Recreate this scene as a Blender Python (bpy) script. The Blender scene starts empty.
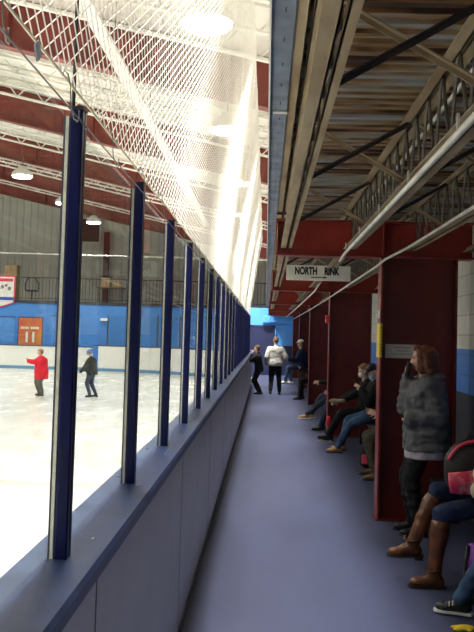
import bpy, bmesh, math, random
from mathutils import Vector as V, Matrix, noise
R = math.radians
PI = math.pi
random.seed(7)
SC = bpy.context.scene
COL = SC.collection

# ------------------------------------------------------------------ camera
CAM_H = 1.75
FPX, PPX, PPY, VPX, VPY, ROLL = 830.0, 237.0, 293.0, 266.0, 334.5, R(1.6)
Yc = V(((VPX-PPX)/FPX, -(VPY-PPY)/FPX, -1)).normalized()
u = V((math.sin(ROLL), math.cos(ROLL), 0)); u.z = -(u.dot(Yc))/Yc.z
Zc = (u-u.dot(Yc)*Yc).normalized()
Xc = Yc.cross(Zc)
# rows: the world axes seen in camera axes
Rw = Matrix((Xc, Yc, Zc))
cam_d = bpy.data.cameras.new('camera')
cam = bpy.data.objects.new('camera', cam_d); COL.objects.link(cam)
cam.matrix_world = Matrix.Translation((0, 0, CAM_H)) @ Rw.to_4x4()
cam_d.sensor_fit = 'VERTICAL'; cam_d.sensor_height = 36; cam_d.sensor_width = 27
cam_d.lens = FPX*36/632
cam_d.shift_y = -(316-PPY)/632
cam_d.clip_start = 0.05
SC.camera = cam
# ------------------------------------------------------------------ light
SC.view_settings.view_transform = 'Standard'
SC.view_settings.look = 'None'
SC.view_settings.gamma = 1
SC.view_settings.use_curve_mapping = False
SC.view_settings.exposure = 0.0
LAMP_W = (245.0, 155.0, 170.0, 170.0)     # one per row, nearest the walkway first
LAMP_ROWS = ((-0.76, 5.2), (-7.35, 6.2), (-13.6, 6.9), (-20.0, 6.2))
LAMP_YS = (-0.6, 4.4, 9.2, 14.1, 19.1, 24.2, 29.3, 34.4)
world = bpy.data.worlds.new('world'); SC.world = world
world.use_nodes = True
bg = world.node_tree.nodes['Background']
bg.inputs[0].default_value = (0.90, 0.93, 1.0, 1); bg.inputs[1].default_value = 0.015
SC.cycles.max_bounces = 8
SC.cycles.transparent_max_bounces = 24
SC.cycles.sample_clamp_indirect = 6

# ------------------------------------------------------------------ materials
def nodes(m):
    m.use_nodes = True
    return m.node_tree.nodes, m.node_tree.links, m.node_tree.nodes['Principled BSDF']
def mat(name, col, rough=.6, metal=0, var=.12, scale=8, bump=0, bscale=60, coat=0, stretch=(1, 1, 1), col2=None, lo=.35, hi=.65, spec=.5):
    m = bpy.data.materials.new(name); n, l, p = nodes(m)
    p.inputs['Roughness'].default_value = rough; p.inputs['Metallic'].default_value = metal
    p.inputs['Coat Weight'].default_value = coat
    p.inputs['Specular IOR Level'].default_value = spec
    tc = n.new('ShaderNodeTexCoord'); mp = n.new('ShaderNodeMapping'); mp.inputs['Scale'].default_value = stretch
    l.new(tc.outputs['Object'], mp.inputs[0])
    t = n.new('ShaderNodeTexNoise'); t.inputs['Scale'].default_value = scale; t.inputs['Detail'].default_value = 5
    l.new(mp.outputs[0], t.inputs['Vector'])
    r = n.new('ShaderNodeValToRGB')
    c2 = col2 or tuple(c*(1-var) for c in col); c1 = tuple(min(1, c*(1+var)) for c in col) if not col2 else col
    r.color_ramp.elements[0].position = lo; r.color_ramp.elements[1].position = hi
    r.color_ramp.elements[0].color = (*c1, 1); r.color_ramp.elements[1].color = (*c2, 1)
    l.new(t.outputs['Fac'], r.inputs[0]); l.new(r.outputs[0], p.inputs['Base Color'])
    if bump:
        t2 = n.new('ShaderNodeTexNoise'); t2.inputs['Scale'].default_value = bscale; t2.inputs['Detail'].default_value = 3
        l.new(mp.outputs[0], t2.inputs['Vector'])
        b = n.new('ShaderNodeBump'); b.inputs['Strength'].default_value = bump; b.inputs['Distance'].default_value = .01
        l.new(t2.outputs['Fac'], b.inputs['Height']); l.new(b.outputs[0], p.inputs['Normal'])
    return m
def emis(name, col, s):
    m = bpy.data.materials.new(name); n, l, p = nodes(m)
    p.inputs['Base Color'].default_value = (.8, .8, .8, 1)
    p.inputs['Emission Color'].default_value = (*col, 1); p.inputs['Emission Strength'].default_value = s
    return m
def glass_mat(name, tint=(.93, .96, .95)):
    m = bpy.data.materials.new(name); m.use_nodes = True
    n = m.node_tree.nodes; l = m.node_tree.links; n.clear()
    o = n.new('ShaderNodeOutputMaterial'); mx = n.new('ShaderNodeMixShader')
    tr = n.new('ShaderNodeBsdfTransparent'); tr.inputs[0].default_value = (*tint, 1)
    gl = n.new('ShaderNodeBsdfGlossy'); gl.inputs['Roughness'].default_value = .02
    fr = n.new('ShaderNodeFresnel'); ge = n.new('ShaderNodeNewGeometry')
    mr = n.new('ShaderNodeMapRange'); mr.inputs[3].default_value = 1.42; mr.inputs[4].default_value = 1/1.42
    l.new(ge.outputs['Backfacing'], mr.inputs[0]); l.new(mr.outputs[0], fr.inputs[0])
    mu = n.new('ShaderNodeMath'); mu.operation = 'MULTIPLY'; mu.inputs[1].default_value = .50
    l.new(fr.outputs[0], mu.inputs[0]); l.new(mu.outputs[0], mx.inputs[0]); l.new(tr.outputs[0], mx.inputs[1]); l.new(gl.outputs[0], mx.inputs[2])
    l.new(mx.outputs[0], o.inputs[0])
    return m

def wall_mat(name, bands, block=False, ribs=0.0):
    """bands: list of (z_top, colour) from the floor up, world height"""
    m = bpy.data.materials.new(name); n, l, p = nodes(m)
    p.inputs['Roughness'].default_value = .55
    g = n.new('ShaderNodeNewGeometry'); s = n.new('ShaderNodeSeparateXYZ'); l.new(g.outputs['Position'], s.inputs[0])
    prev = None
    for i, (zt, c) in enumerate(bands):
        if prev is None:
            rgb = n.new('ShaderNodeRGB'); rgb.outputs[0].default_value = (*c, 1); prev = rgb.outputs[0]; zprev = zt; continue
        gt = n.new('ShaderNodeMath'); gt.operation = 'GREATER_THAN'; gt.inputs[1].default_value = zprev
        l.new(s.outputs['Z'], gt.inputs[0])
        mx = n.new('ShaderNodeMixRGB'); mx.inputs[2].default_value = (*c, 1)
        l.new(gt.outputs[0], mx.inputs[0]); l.new(prev, mx.inputs[1]); prev = mx.outputs[0]; zprev = zt
    nz = n.new('ShaderNodeTexNoise'); nz.inputs['Scale'].default_value = 1.7; l.new(g.outputs['Position'], nz.inputs['Vector'])
    mm = n.new('ShaderNodeMixRGB'); mm.blend_type = 'MULTIPLY'; mm.inputs[0].default_value = .22
    l.new(prev, mm.inputs[1]); l.new(nz.outputs['Fac'], mm.inputs[2])
    out = mm.outputs[0]
    if block:
        cb = n.new('ShaderNodeCombineXYZ')
        ad = n.new('ShaderNodeMath'); l.new(s.outputs['X'], ad.inputs[0]); l.new(s.outputs['Y'], ad.inputs[1])
        l.new(ad.outputs[0], cb.inputs[0]); l.new(s.outputs['Z'], cb.inputs[1])
        br = n.new('ShaderNodeTexBrick'); br.inputs['Scale'].default_value = 1
        br.inputs['Color1'].default_value = (1, 1, 1, 1); br.inputs['Color2'].default_value = (.93, .93, .93, 1)
        br.inputs['Mortar'].default_value = (.62, .62, .62, 1)
        br.inputs['Brick Width'].default_value = .4; br.inputs['Row Height'].default_value = .2; br.inputs['Mortar Size'].default_value = .006
        l.new(cb.outputs[0], br.inputs['Vector'])
        m2 = n.new('ShaderNodeMixRGB'); m2.blend_type = 'MULTIPLY'; m2.inputs[0].default_value = 1
        l.new(out, m2.inputs[1]); l.new(br.outputs['Color'], m2.inputs[2]); out = m2.outputs[0]
    l.new(out, p.inputs['Base Color'])
    return m

M = {}
M['floor'] = mat('blue_rubber_floor', (.058, .068, .135), .52, spec=.28, var=.16, scale=1.3, bump=.25, bscale=140, stretch=(1, .35, 1))
M['panel'] = mat('board_panel', (.60, .58, .56), .35, var=.06, scale=3, bump=.03, bscale=8)
M['cap'] = mat('cap_blue', (.018, .030, .085), .38, var=.25, scale=9)
M['cap2'] = mat('cap_inner', (.040, .060, .12), .4, var=.25, scale=7)
M['post'] = mat('post_navy', (.005, .007, .05), .3, var=.15, scale=20, spec=.35)
M['alu'] = mat('aluminium', (.72, .70, .58), .35, .55, var=.12, scale=30)
M['gasket'] = mat('gasket', (.03, .03, .04), .6)
M['glass'] = glass_mat('shield_glass')
M['net'] = mat('net_cord', (.90, .88, .80), .7, var=.05)
M['rope'] = mat('rope', (.75, .70, .52), .8, bump=.4, bscale=300)
M['steel'] = mat('steel_cable', (.16, .17, .17), .4, .7)
M['galv'] = mat('galvanised_fascia', (.20, .24, .30), .5, .35, var=.3, scale=5)
M['black'] = mat('black_metal', (.012, .012, .014), .5)
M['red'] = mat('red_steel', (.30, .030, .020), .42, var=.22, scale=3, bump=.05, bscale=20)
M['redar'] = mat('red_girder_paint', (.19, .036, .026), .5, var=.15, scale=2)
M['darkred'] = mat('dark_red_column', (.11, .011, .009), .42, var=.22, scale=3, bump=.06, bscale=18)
M['flange'] = mat('column_flange_red', (.24, .035, .03), .4, var=.25, scale=6)
M['tan'] = mat('joist_tan', (.36, .28, .17), .6, var=.1, scale=6, col2=(.20, .12, .06), stretch=(1, .3, 1), lo=.4, hi=.75)
M['web'] = mat('joist_web_grey', (.15, .13, .11), .55, .3, var=.3, scale=12)
M['brace'] = mat('brace_dark', (.035, .028, .03), .55, .2, col2=(.12, .06, .03), scale=6, lo=.45, hi=.8)
M['pipe'] = mat('white_conduit', (.62, .60, .54), .4, .2, var=.15, scale=5)
M['tray'] = mat('beige_tray', (.40, .36, .29), .5, .1, var=.25, scale=4)
M['ceil'] = mat('arena_ceiling', (.78, .76, .70), .8, var=.08, scale=1)
M['purlin'] = mat('purlin_white', (.82, .80, .73), .6, var=.08, scale=3)
M['white'] = mat('white_paint', (.80, .79, .74), .5, var=.05)
M['boardw'] = mat('rink_board_white', (.85, .85, .82), .35, var=.04)
M['lineblue'] = mat('kick_strip_blue', (.12, .30, .52), .4)
M['rail'] = mat('railing_dark', (.05, .05, .055), .5, .3)
M['signw'] = mat('sign_white', (.86, .85, .76), .5, var=.04)
M['ink'] = mat('black_ink', (.012, .012, .014), .5)
M['paper'] = mat('paper', (.60, .58, .54), .7, var=.05)
M['yellow'] = mat('yellow_paper', (.75, .58, .05), .6, var=.1)
M['box'] = mat('cardboard', (.42, .30, .15), .7)
M['doornavy'] = mat('door_navy', (.022, .03, .09), .45)
M['bench'] = mat('bench_dark', (.03, .028, .03), .5)
M['blueduct'] = mat('blue_painted_pipe', (.10, .36, .85), .4)
# ice
def ice_mat():
    m = bpy.data.materials.new('ice'); n, l, p = nodes(m)
    g = n.new('ShaderNodeNewGeometry'); mp = n.new('ShaderNodeMapping'); mp.inputs['Scale'].default_value = (1, .5, 1)
    l.new(g.outputs['Position'], mp.inputs[0])
    t = n.new('ShaderNodeTexNoise'); t.inputs['Scale'].default_value = 1.6; t.inputs['Detail'].default_value = 8; t.inputs['Roughness'].default_value = .7
    l.new(mp.outputs[0], t.inputs['Vector'])
    r = n.new('ShaderNodeValToRGB'); r.color_ramp.elements[0].position = .35; r.color_ramp.elements[1].position = .62
    r.color_ramp.elements[0].color = (.70, .68, .62, 1); r.color_ramp.elements[1].color = (.85, .84, .79, 1)
    l.new(t.outputs['Fac'], r.inputs[0])
    s = n.new('ShaderNodeSeparateXYZ'); l.new(g.outputs['Position'], s.inputs[0])
    prev = r.outputs[0]
    for (yy, w, c, f) in ((9.9, .16, (.75, .25, .22), .45), (19.0, .15, (.2, .3, .7), .12), (31.5, .05, (.8, .2, .2), .35)):
        a = n.new('ShaderNodeMath'); a.operation = 'SUBTRACT'; a.inputs[1].default_value = yy; l.new(s.outputs['Y'], a.inputs[0])
        b = n.new('ShaderNodeMath'); b.operation = 'ABSOLUTE'; l.new(a.outputs[0], b.inputs[0])
        c_ = n.new('ShaderNodeMath'); c_.operation = 'LESS_THAN'; c_.inputs[1].default_value = w; l.new(b.outputs[0], c_.inputs[0])
        d = n.new('ShaderNodeMath'); d.operation = 'MULTIPLY'; d.inputs[1].default_value = f; l.new(c_.outputs[0], d.inputs[0])
        mx = n.new('ShaderNodeMixRGB'); mx.inputs[2].default_value = (*c, 1)
        l.new(d.outputs[0], mx.inputs[0]); l.new(prev, mx.inputs[1]); prev = mx.outputs[0]
    l.new(prev, p.inputs['Base Color'])
    rr = n.new('ShaderNodeMapRange'); rr.inputs[3].default_value = .12; rr.inputs[4].default_value = .38
    l.new(t.outputs['Fac'], rr.inputs[0]); l.new(rr.outputs[0], p.inputs['Roughness'])
    return m
M['ice'] = ice_mat()
# rusty deck: stripes that run across the corridor
def deck_mat():
    m = bpy.data.materials.new('rusted_deck'); n, l, p = nodes(m)
    p.inputs['Roughness'].default_value = .5; p.inputs['Metallic'].default_value = .25
    g = n.new('ShaderNodeNewGeometry'); mp = n.new('ShaderNodeMapping'); mp.inputs['Scale'].default_value = (.8, 6.0, .3)
    l.new(g.outputs['Position'], mp.inputs[0])
    t = n.new('ShaderNodeTexNoise'); t.inputs['Scale'].default_value = 1.0; t.inputs['Detail'].default_value = 4; t.inputs['Roughness'].default_value = .65
    l.new(mp.outputs[0], t.inputs['Vector'])
    r = n.new('ShaderNodeValToRGB'); e = r.color_ramp.elements
    e[0].position = .40; e[0].color = (.055, .025, .010, 1)
    e[1].position = .62; e[1].color = (.30, .34, .37, 1)
    a = e.new(.47); a.color = (.24, .13, .045, 1)
    b = e.new(.52); b.color = (.30, .24, .15, 1)
    l.new(t.outputs['Fac'], r.inputs[0]); l.new(r.outputs[0], p.inputs['Base Color'])
    return m
M['deck'] = deck_mat()
NAVY = (.022, .028, .085); SKYB = (.055, .21, .62); OFFW = (.84, .82, .74)
M['wallr'] = wall_mat('block_wall_painted', [(1.22, (.010, .011, .022)), (1.66, (.05, .23, .74)), (99, OFFW)], block=True)
M['wallend'] = wall_mat('end_wall_painted', [(1.28, NAVY), (99, (.10, .38, .92))])
M['wallarena'] = wall_mat('arena_end_blue', [(2.86, (.075, .28, .74)), (99, (.5, .5, .45))])
M['corr'] = mat('corrugated_grey', (.66, .66, .60), .6, var=.1, scale=.8)

# ------------------------------------------------------------------ object helpers
def tag(o, label=None, cat=None, group=None, kind=None):
    if label: o['label'] = label
    if cat: o['category'] = cat
    if group: o['group'] = group
    if kind: o['kind'] = kind
    return o
def wl(o):
    p = V((0, 0, 0))
    while o is not None:
        p = p+o.location; o = o.parent
    return p
def empty(name, loc):
    o = bpy.data.objects.new(name, None); o.empty_display_size = .1; COL.objects.link(o); o.location = loc
    return o
def link_mesh(name, me, material, parent=None, smooth=False, origin=None):
    if smooth:
        for f in me.polygons: f.use_smooth = True
    me.materials.clear(); me.materials.append(material)
    o = bpy.data.objects.new(name, me); COL.objects.link(o)
    if parent is not None and origin is None:
        org = wl(parent)                        # shares its thing's origin
    elif origin is not None:
        org = V(origin)
    else:
        vs = [v.co for v in me.vertices]
        org = V(((min(v.x for v in vs)+max(v.x for v in vs))/2, (min(v.y for v in vs)+max(v.y for v in vs))/2, min(v.z for v in vs)))
    me.transform(Matrix.Translation(-org))
    if parent is not None:
        o.parent = parent; o.location = org-wl(parent)
    else:
        o.location = org
    return o
class MB:
    def __init__(s): s.bm = bmesh.new()
    def box(s, a, b, rot=None, c=None):
        x0, y0, z0 = a; x1, y1, z1 = b
        vs = [s.bm.verts.new(p) for p in ((x0,y0,z0),(x1,y0,z0),(x1,y1,z0),(x0,y1,z0),(x0,y0,z1),(x1,y0,z1),(x1,y1,z1),(x0,y1,z1))]
        for f in ((0,3,2,1),(4,5,6,7),(0,1,5,4),(1,2,6,5),(2,3,7,6),(3,0,4,7)): s.bm.faces.new([vs[i] for i in f])
        if rot is not None:
            bmesh.ops.rotate(s.bm, verts=vs, cent=c or ((x0+x1)/2,(y0+y1)/2,(z0+z1)/2), matrix=rot)
        return vs
    def bbox(s, a, b, bev=.004, seg=2):
        vs = s.box(a, b)
        es = {e for v in vs for e in v.link_edges}
        bmesh.ops.bevel(s.bm, geom=list(es), offset=bev, segments=seg, affect='EDGES', profile=.6)
    def ring(s, c, a, b, n=12, sq=2.0):
        out = []
        for i in range(n):
            t = 2*PI*i/n; ct, st = math.cos(t), math.sin(t)
            k = (abs(ct)**sq+abs(st)**sq)**(-1/sq)
            out.append(s.bm.verts.new(V(c)+V(a)*ct*k+V(b)*st*k))
        return out
    def skin(s, rings, cap=True):
        for r0, r1 in zip(rings, rings[1:]):
            n = len(r0)
            for i in range(n): s.bm.faces.new((r0[i], r0[(i+1) % n], r1[(i+1) % n], r1[i]))
        if cap:
            s.bm.faces.new(rings[0][::-1]); s.bm.faces.new(rings[-1])
    def bar(s, p0, p1, w, h=None, up=(0, 0, 1)):
        """rectangular bar p0->p1"""
        h = h or w; p0 = V(p0); p1 = V(p1); d = (p1-p0).normalized(); up = V(up)
        if abs(d.dot(up)) > .98: up = V((1, 0, 0))
        a = d.cross(up).normalized()*w/2; b = a.normalized().cross(d)*h/2
        r = []
        for p in (p0, p1): r.append([s.bm.verts.new(p+q) for q in (a+b, -a+b, -a-b, a-b)])
        s.skin(r)
    def tube(s, pts, r, n=8, cap=True):
        pts = [V(p) for p in pts]; rings = []; prev = None
        for i, p in enumerate(pts):
            d = (pts[min(i+1, len(pts)-1)]-pts[max(i-1, 0)]).normalized()
            if prev is None:
                up = V((0, 0, 1)) if abs(d.z) < .9 else V((1, 0, 0)); a = d.cross(up).normalized()
            else: a = (prev-prev.dot(d)*d).normalized()
            prev = a; b = d.cross(a)
            rr = r[i] if isinstance(r, (list, tuple)) else r
            rings.append(s.ring(p, a*rr, b*rr, n))
        s.skin(rings, cap)
    def rcone(s, p0, r0, p1, r1, n=14):
        """round-ended tapering limb"""
        p0 = V(p0); p1 = V(p1); d = p1-p0; L = d.length
        if L < 1e-5: d = V((0, 0, 1))
        d.normalize(); up = V((0, 0, 1)) if abs(d.z) < .9 else V((1, 0, 0)); a = d.cross(up).normalized(); b = d.cross(a)
        rings = []
        for k in range(1, 5):
            t = -PI/2+PI/2*k/4; rings.append((p0+d*math.sin(t)*r0, r0*math.cos(t)))
        for k in range(0, 4):
            t = PI/2*k/4; rings.append((p1+d*math.sin(t)*r1, r1*math.cos(t)))
        s.skin([s.ring(c, a*r, b*r, n) for c, r in rings])
    def ell(s, c, rad, rot=None, n=16):
        m = Matrix.Translation(V(c)) @ (rot.to_4x4() if rot is not None else Matrix.Identity(4)) @ Matrix.Diagonal((*rad, 1))
        bmesh.ops.create_uvsphere(s.bm, u_segments=n, v_segments=max(6, n//2+2), radius=1, matrix=m)
    def loft(s, rings, n=20, sq=2.3):
        s.skin([s.ring(c, a, b, n, sq) for c, a, b in rings])
    def prism(s, pts2, z0, z1):
        a = [s.bm.verts.new((x, y, z0)) for x, y in pts2]; b = [s.bm.verts.new((x, y, z1)) for x, y in pts2]
        s.skin([a, b])
    def mesh(s, name):
        bmesh.ops.recalc_face_normals(s.bm, faces=s.bm.faces)
        me = bpy.data.meshes.new(name); s.bm.to_mesh(me); s.bm.free(); return me
    def build(s, name, m, parent=None, smooth=False, origin=None):
        return link_mesh(name, s.mesh(name), m, parent, smooth, origin)
def copy_tree(o, parent=None):
    c = o.copy(); COL.objects.link(c); c.parent = parent
    for ch in list(o.children): copy_tree(ch, c)
    return c
def organic(name, mb, material, parent=None, voxel=.012, smooth=6, clamp=None, wrinkle=0, wscale=9):
    me = mb.mesh(name+'_src')
    t = bpy.data.objects.new('tmp', me); COL.objects.link(t)
    md = t.modifiers.new('r', 'REMESH'); md.mode = 'VOXEL'; md.voxel_size = voxel; md.adaptivity = 0
    if smooth:
        ms = t.modifiers.new('s', 'SMOOTH'); ms.iterations = smooth; ms.factor = .5
    dg = bpy.context.evaluated_depsgraph_get(); dg.update()
    out = bpy.data.meshes.new_from_object(t.evaluated_get(dg))
    bpy.data.objects.remove(t); bpy.data.meshes.remove(me)
    out.name = name
    if wrinkle:
        nn = [v.normal.copy() for v in out.vertices]
        for v, q in zip(out.vertices, nn):
            v.co += q*wrinkle*(noise.noise(V((v.co.x*wscale, v.co.y*wscale, v.co.z*wscale*2.2)))+.4*noise.noise(v.co*wscale*3))
    if clamp:
        p, q = V(clamp[0]), V(clamp[1]).normalized()
        for v in out.vertices:
            d = (v.co-p).dot(q)
            if d < 0: v.co -= q*d
    return link_mesh(name, out, material, parent, True)
def text_mesh(body, size, sx=1.0, bold=0.0, depth=.001):
    cu = bpy.data.curves.new('t', 'FONT'); cu.body = body; cu.size = size; cu.align_x = 'CENTER'; cu.align_y = 'CENTER'
    cu.extrude = depth; cu.offset = bold
    t = bpy.data.objects.new('t', cu); COL.objects.link(t)
    dg = bpy.context.evaluated_depsgraph_get(); dg.update()
    me = bpy.data.meshes.new_from_object(t.evaluated_get(dg)); bpy.data.objects.remove(t)
    me.transform(Matrix.Diagonal((sx, 1, 1, 1)))
    return me
ORD = ['first', 'second', 'third', 'fourth', 'fifth', 'sixth', 'seventh', 'eighth', 'ninth', 'tenth', 'eleventh', 'twelfth', 'thirteenth',
       'fourteenth', 'fifteenth', 'sixteenth', 'seventeenth', 'eighteenth', 'nineteenth', 'twentieth', 'twenty-first', 'twenty-second',
       'twenty-third', 'twenty-fourth', 'twenty-fifth', 'twenty-sixth', 'twenty-seventh', 'twenty-eighth', 'twenty-ninth', 'thirtieth', 'thirty-first', 'thirty-second', 'thirty-third', 'thirty-fourth', 'thirty-fifth']

# ------------------------------------------------------------------ the rink line: straight, then a rounded corner
XF = -.46          # corridor face of the boards
XG = -.56          # plane of glass and posts
YC0, RC = 28.4, 6.9
def rink(s_, off=0.0):
    """point on the line off metres inside the corridor face, at arc length s_, and its direction"""
    if s_ <= YC0: return V((XF-off, s_, 0)), V((0, 1, 0))
    r = RC; a = (s_-YC0)/r
    if a <= PI/2:
        c = V((XF-r, YC0, 0)); rr = r-off
        return c+V((math.cos(a)*rr, math.sin(a)*rr, 0)), V((-math.sin(a), math.cos(a), 0))
    e = s_-YC0-r*PI/2
    return V((XF-r-e, YC0+r-off, 0)), V((-1, 0, 0))
S_END = YC0+RC*PI/2
Y_END = YC0+RC     # 35.3
Y_WALL = 36.7

# ------------------------------------------------------------------ structure
b = MB(); b.box((XF-.02, -3, -.12), (2.0, Y_WALL, 0)); tag(b.build('floor', M['floor']), kind='structure')
b = MB(); b.box((-26, -8, -.2), (XF-.06, Y_WALL, -.1)); tag(b.build('floor_ice', M['ice']), kind='structure')
b = MB(); b.box((2.0, -3, -.1), (2.15, Y_WALL+.3, 3.0)); tag(b.build('wall_right', M['wallr']), kind='structure')
b = MB(); b.box((.38, Y_WALL-.63, 2.68), (2.0, Y_WALL-.6, 2.9)); tag(b.build('trim_1', M['white']), kind='structure')
b = MB(); b.box((-1.3, Y_WALL-.6, -.1), (2.0, Y_WALL, 2.9))
tag(b.build('wall_end', M['wallend']), kind='structure')
b = MB(); b.box((-26, Y_WALL, -.2), (2.0, Y_WALL+.2, 2.86)); tag(b.build('wall_rink_end', M['wallarena']), kind='structure')
b = MB(); b.box((-26, Y_WALL-.05, 2.86), (2.2, 41.2, 2.98)); tag(b.build('floor_end_gallery', M['rail']), kind='structure')
# corrugated wall above the gallery
b = MB(); x = -26.0
pts = []
while x < 3.5:
    pts += [(x, 41.2), (x+.20, 41.2), (x+.24, 41.14), (x+.32, 41.14), (x+.36, 41.2)]; x += .36
lo = [b.bm.verts.new((p, q, 2.98)) for p, q in pts]; hi = [b.bm.verts.new((p, q, 9.0)) for p, q in pts]
for i in range(len(lo)-1): b.bm.faces.new((lo[i], lo[i+1], hi[i+1], hi[i]))
for p0, p1 in ((lo[0], hi[0]),): pass
tag(b.build('wall_back', M['corr']), kind='structure')
b = MB(); b.box((-26.2, -8, -.2), (-26, 41.4, 8.4)); tag(b.build('wall_left', M['corr']), kind='structure')
b = MB(); b.box((3.3, -8, 3.14), (3.5, 41.4, 5.1)); tag(b.build('wall_gallery', M['corr']), kind='structure')
# arena ceiling: two slopes meeting at a ridge over the middle of the ice
RX = -13.0
def zb(x): return 5.07-.22*x if x > RX else 5.07-.22*RX-.22*(RX-x)     # underside of the girders
GD = .76                                                                # girder depth
b = MB()
for xa_, xb_ in ((3.5, RX), (RX, -26.0)):
    v = [b.bm.verts.new(q) for q in ((xa_, -8, zb(xa_)+GD), (xb_, -8, zb(xb_)+GD), (xb_, 41.4, zb(xb_)+GD), (xa_, 41.4, zb(xa_)+GD))]
    b.bm.faces.new(v)
ceil = tag(b.build('ceiling', M['ceil']), kind='structure')
GIRD = [.0+6.1*k for k in range(0, 8)]
def slope_bar(b, y0, y1, d0, d1):
    """bar across the roof, following both slopes, d0..d1 above the girder underside"""
    for xa_, xb_ in ((3.3, RX), (RX, -26.0)):
        r = []
        for x in (xa_, xb_): r.append([b.bm.verts.new((x, yy, zb(x)+dd)) for yy, dd in ((y0, d0), (y1, d0), (y1, d1), (y0, d1))])
        b.skin(r)
first = None
for k in range(0, 7):
    for j in range(1, 6):
        yy = GIRD[k]+j*6.1/6
        if first is None:
            b = MB()
            slope_bar(b, yy-.05, yy+.05, GD-.38, GD-.34); slope_bar(b, yy-.05, yy+.05, GD-.05, GD-.01)
            for xa_, xb_ in ((3.3, RX), (RX, -26.0)):
                n = 28
                for i in range(n):
                    x0 = xa_+(xb_-xa_)*i/n; x1 = xa_+(xb_-xa_)*(i+1)/n; xm = (x0+x1)/2
                    b.bar((x0, yy, zb(x0)+GD-.36), (xm, yy, zb(xm)+GD-.03), .025); b.bar((xm, yy, zb(xm)+GD-.03), (x1, yy, zb(x1)+GD-.36), .025)
            first = b.build('purlin', M['purlin'], ceil); y0 = yy; l0 = first.location.y
        else:
            c = first.copy(); COL.objects.link(c); c.location.y = l0+yy-y0
g0 = None
for k, yy in enumerate(GIRD[2:7]):
    if g0 is None:
        b = MB(); slope_bar(b, yy-.012, yy+.012, .03, GD-.03); slope_bar(b, yy-.12, yy+.12, 0, .03); slope_bar(b, yy-.12, yy+.12, GD-.05, GD-.02)
        xx = -25.0
        while xx < 3: b.box((xx, yy-.11, zb(xx)+.02), (xx+.02, yy+.11, zb(xx)+GD-.04)); xx += 3.0
        g0 = g = b.build('roof_girder', M['redar'], origin=(-11, yy, 5)); gy = yy
    else:
        g = g0.copy(); COL.objects.link(g); g.location.y = yy
    tag(g, 'deep red steel girder under the arena roof, %s from the camera' % ORD[k], 'girder', 'red arena roof girders')

# ------------------------------------------------------------------ lamps over the ice
lampm = emis('lamp_lens', (1, .97, .90), 22)
lamp0 = None
rown = ['above the netting', 'second row out over the ice', 'third row out over the ice', 'fourth row out over the ice']
for ri, (X, LZ) in enumerate(LAMP_ROWS):
    for yi, Y in enumerate(LAMP_YS):
        if lamp0 is None:
            t = empty('high_bay_lamp', (X, Y, LZ))
            b = MB(); b.tube([(X, Y, LZ+.04), (X, Y, LZ+.14), (X, Y, LZ+.26), (X, Y, LZ+.34)], [.32, .30, .16, .09], 20); b.build('housing', M['white'], t, True)
            b = MB(); b.tube([(X, Y, LZ), (X, Y, LZ+.045)], [.27, .30], 20); b.build('lens', lampm, t, True)
            b = MB(); b.tube([(X, Y, LZ+.34), (X, Y, LZ+.8)], .012, 6); b.build('hanging_rod', M['steel'], t)
            ld = bpy.data.lights.new('lamp_light', 'AREA'); ld.shape = 'DISK'; ld.size = .5; ld.energy = LAMP_W[ri]; ld.spread = R(105); ld.color = (1, .965, .90)
            lo_ = bpy.data.objects.new('lamp_light', ld); COL.objects.link(lo_); lo_.parent = t; lo_.location = (0, 0, -.02)
            lamp0 = t
        else:
            t = copy_tree(lamp0); t.location = (X, Y, LZ)
            if yi == 0: rowd = ld.copy(); rowd.energy = LAMP_W[ri]; rowd.spread = R(150)
            if ri:
                for c in t.children:
                    if c.type == 'LIGHT': c.data = rowd
        tag(t, 'round white high bay lamp, %s, %s from the camera end' % (rown[ri], ORD[yi]), 'lamp', 'high bay lamps over the ice')
# long white heater hood
HX, HZ = -2.03, 5.22
b = MB(); b.bbox((HX-.085, 3, HZ), (HX+.085, 27, HZ+.05), .01)
t = empty('strip_duct', (HX, 15, HZ)); b.build('casing', M['white'], t)
j0 = None
for k in range(9):
    if j0 is None: b = MB(); b.box((HX-.087, 4.2, HZ-.002), (HX+.087, 4.212, HZ+.03)); j0 = b.build('joint', M['corr'], t)
    else: c = j0.copy(); COL.objects.link(c); c.location.y += k*2.4
h0 = None
for k in range(8):
    if h0 is None: b = MB(); b.tube([(HX, 4, HZ+.08), (HX, 4, HZ+.95)], .006, 5); h0 = b.build('hanger', M['steel'], t)
    else: c = h0.copy(); COL.objects.link(c); c.location.y += k*3.2
tag(t, 'long straight white strip casing hung over the ice beyond the netting', 'duct')

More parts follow.
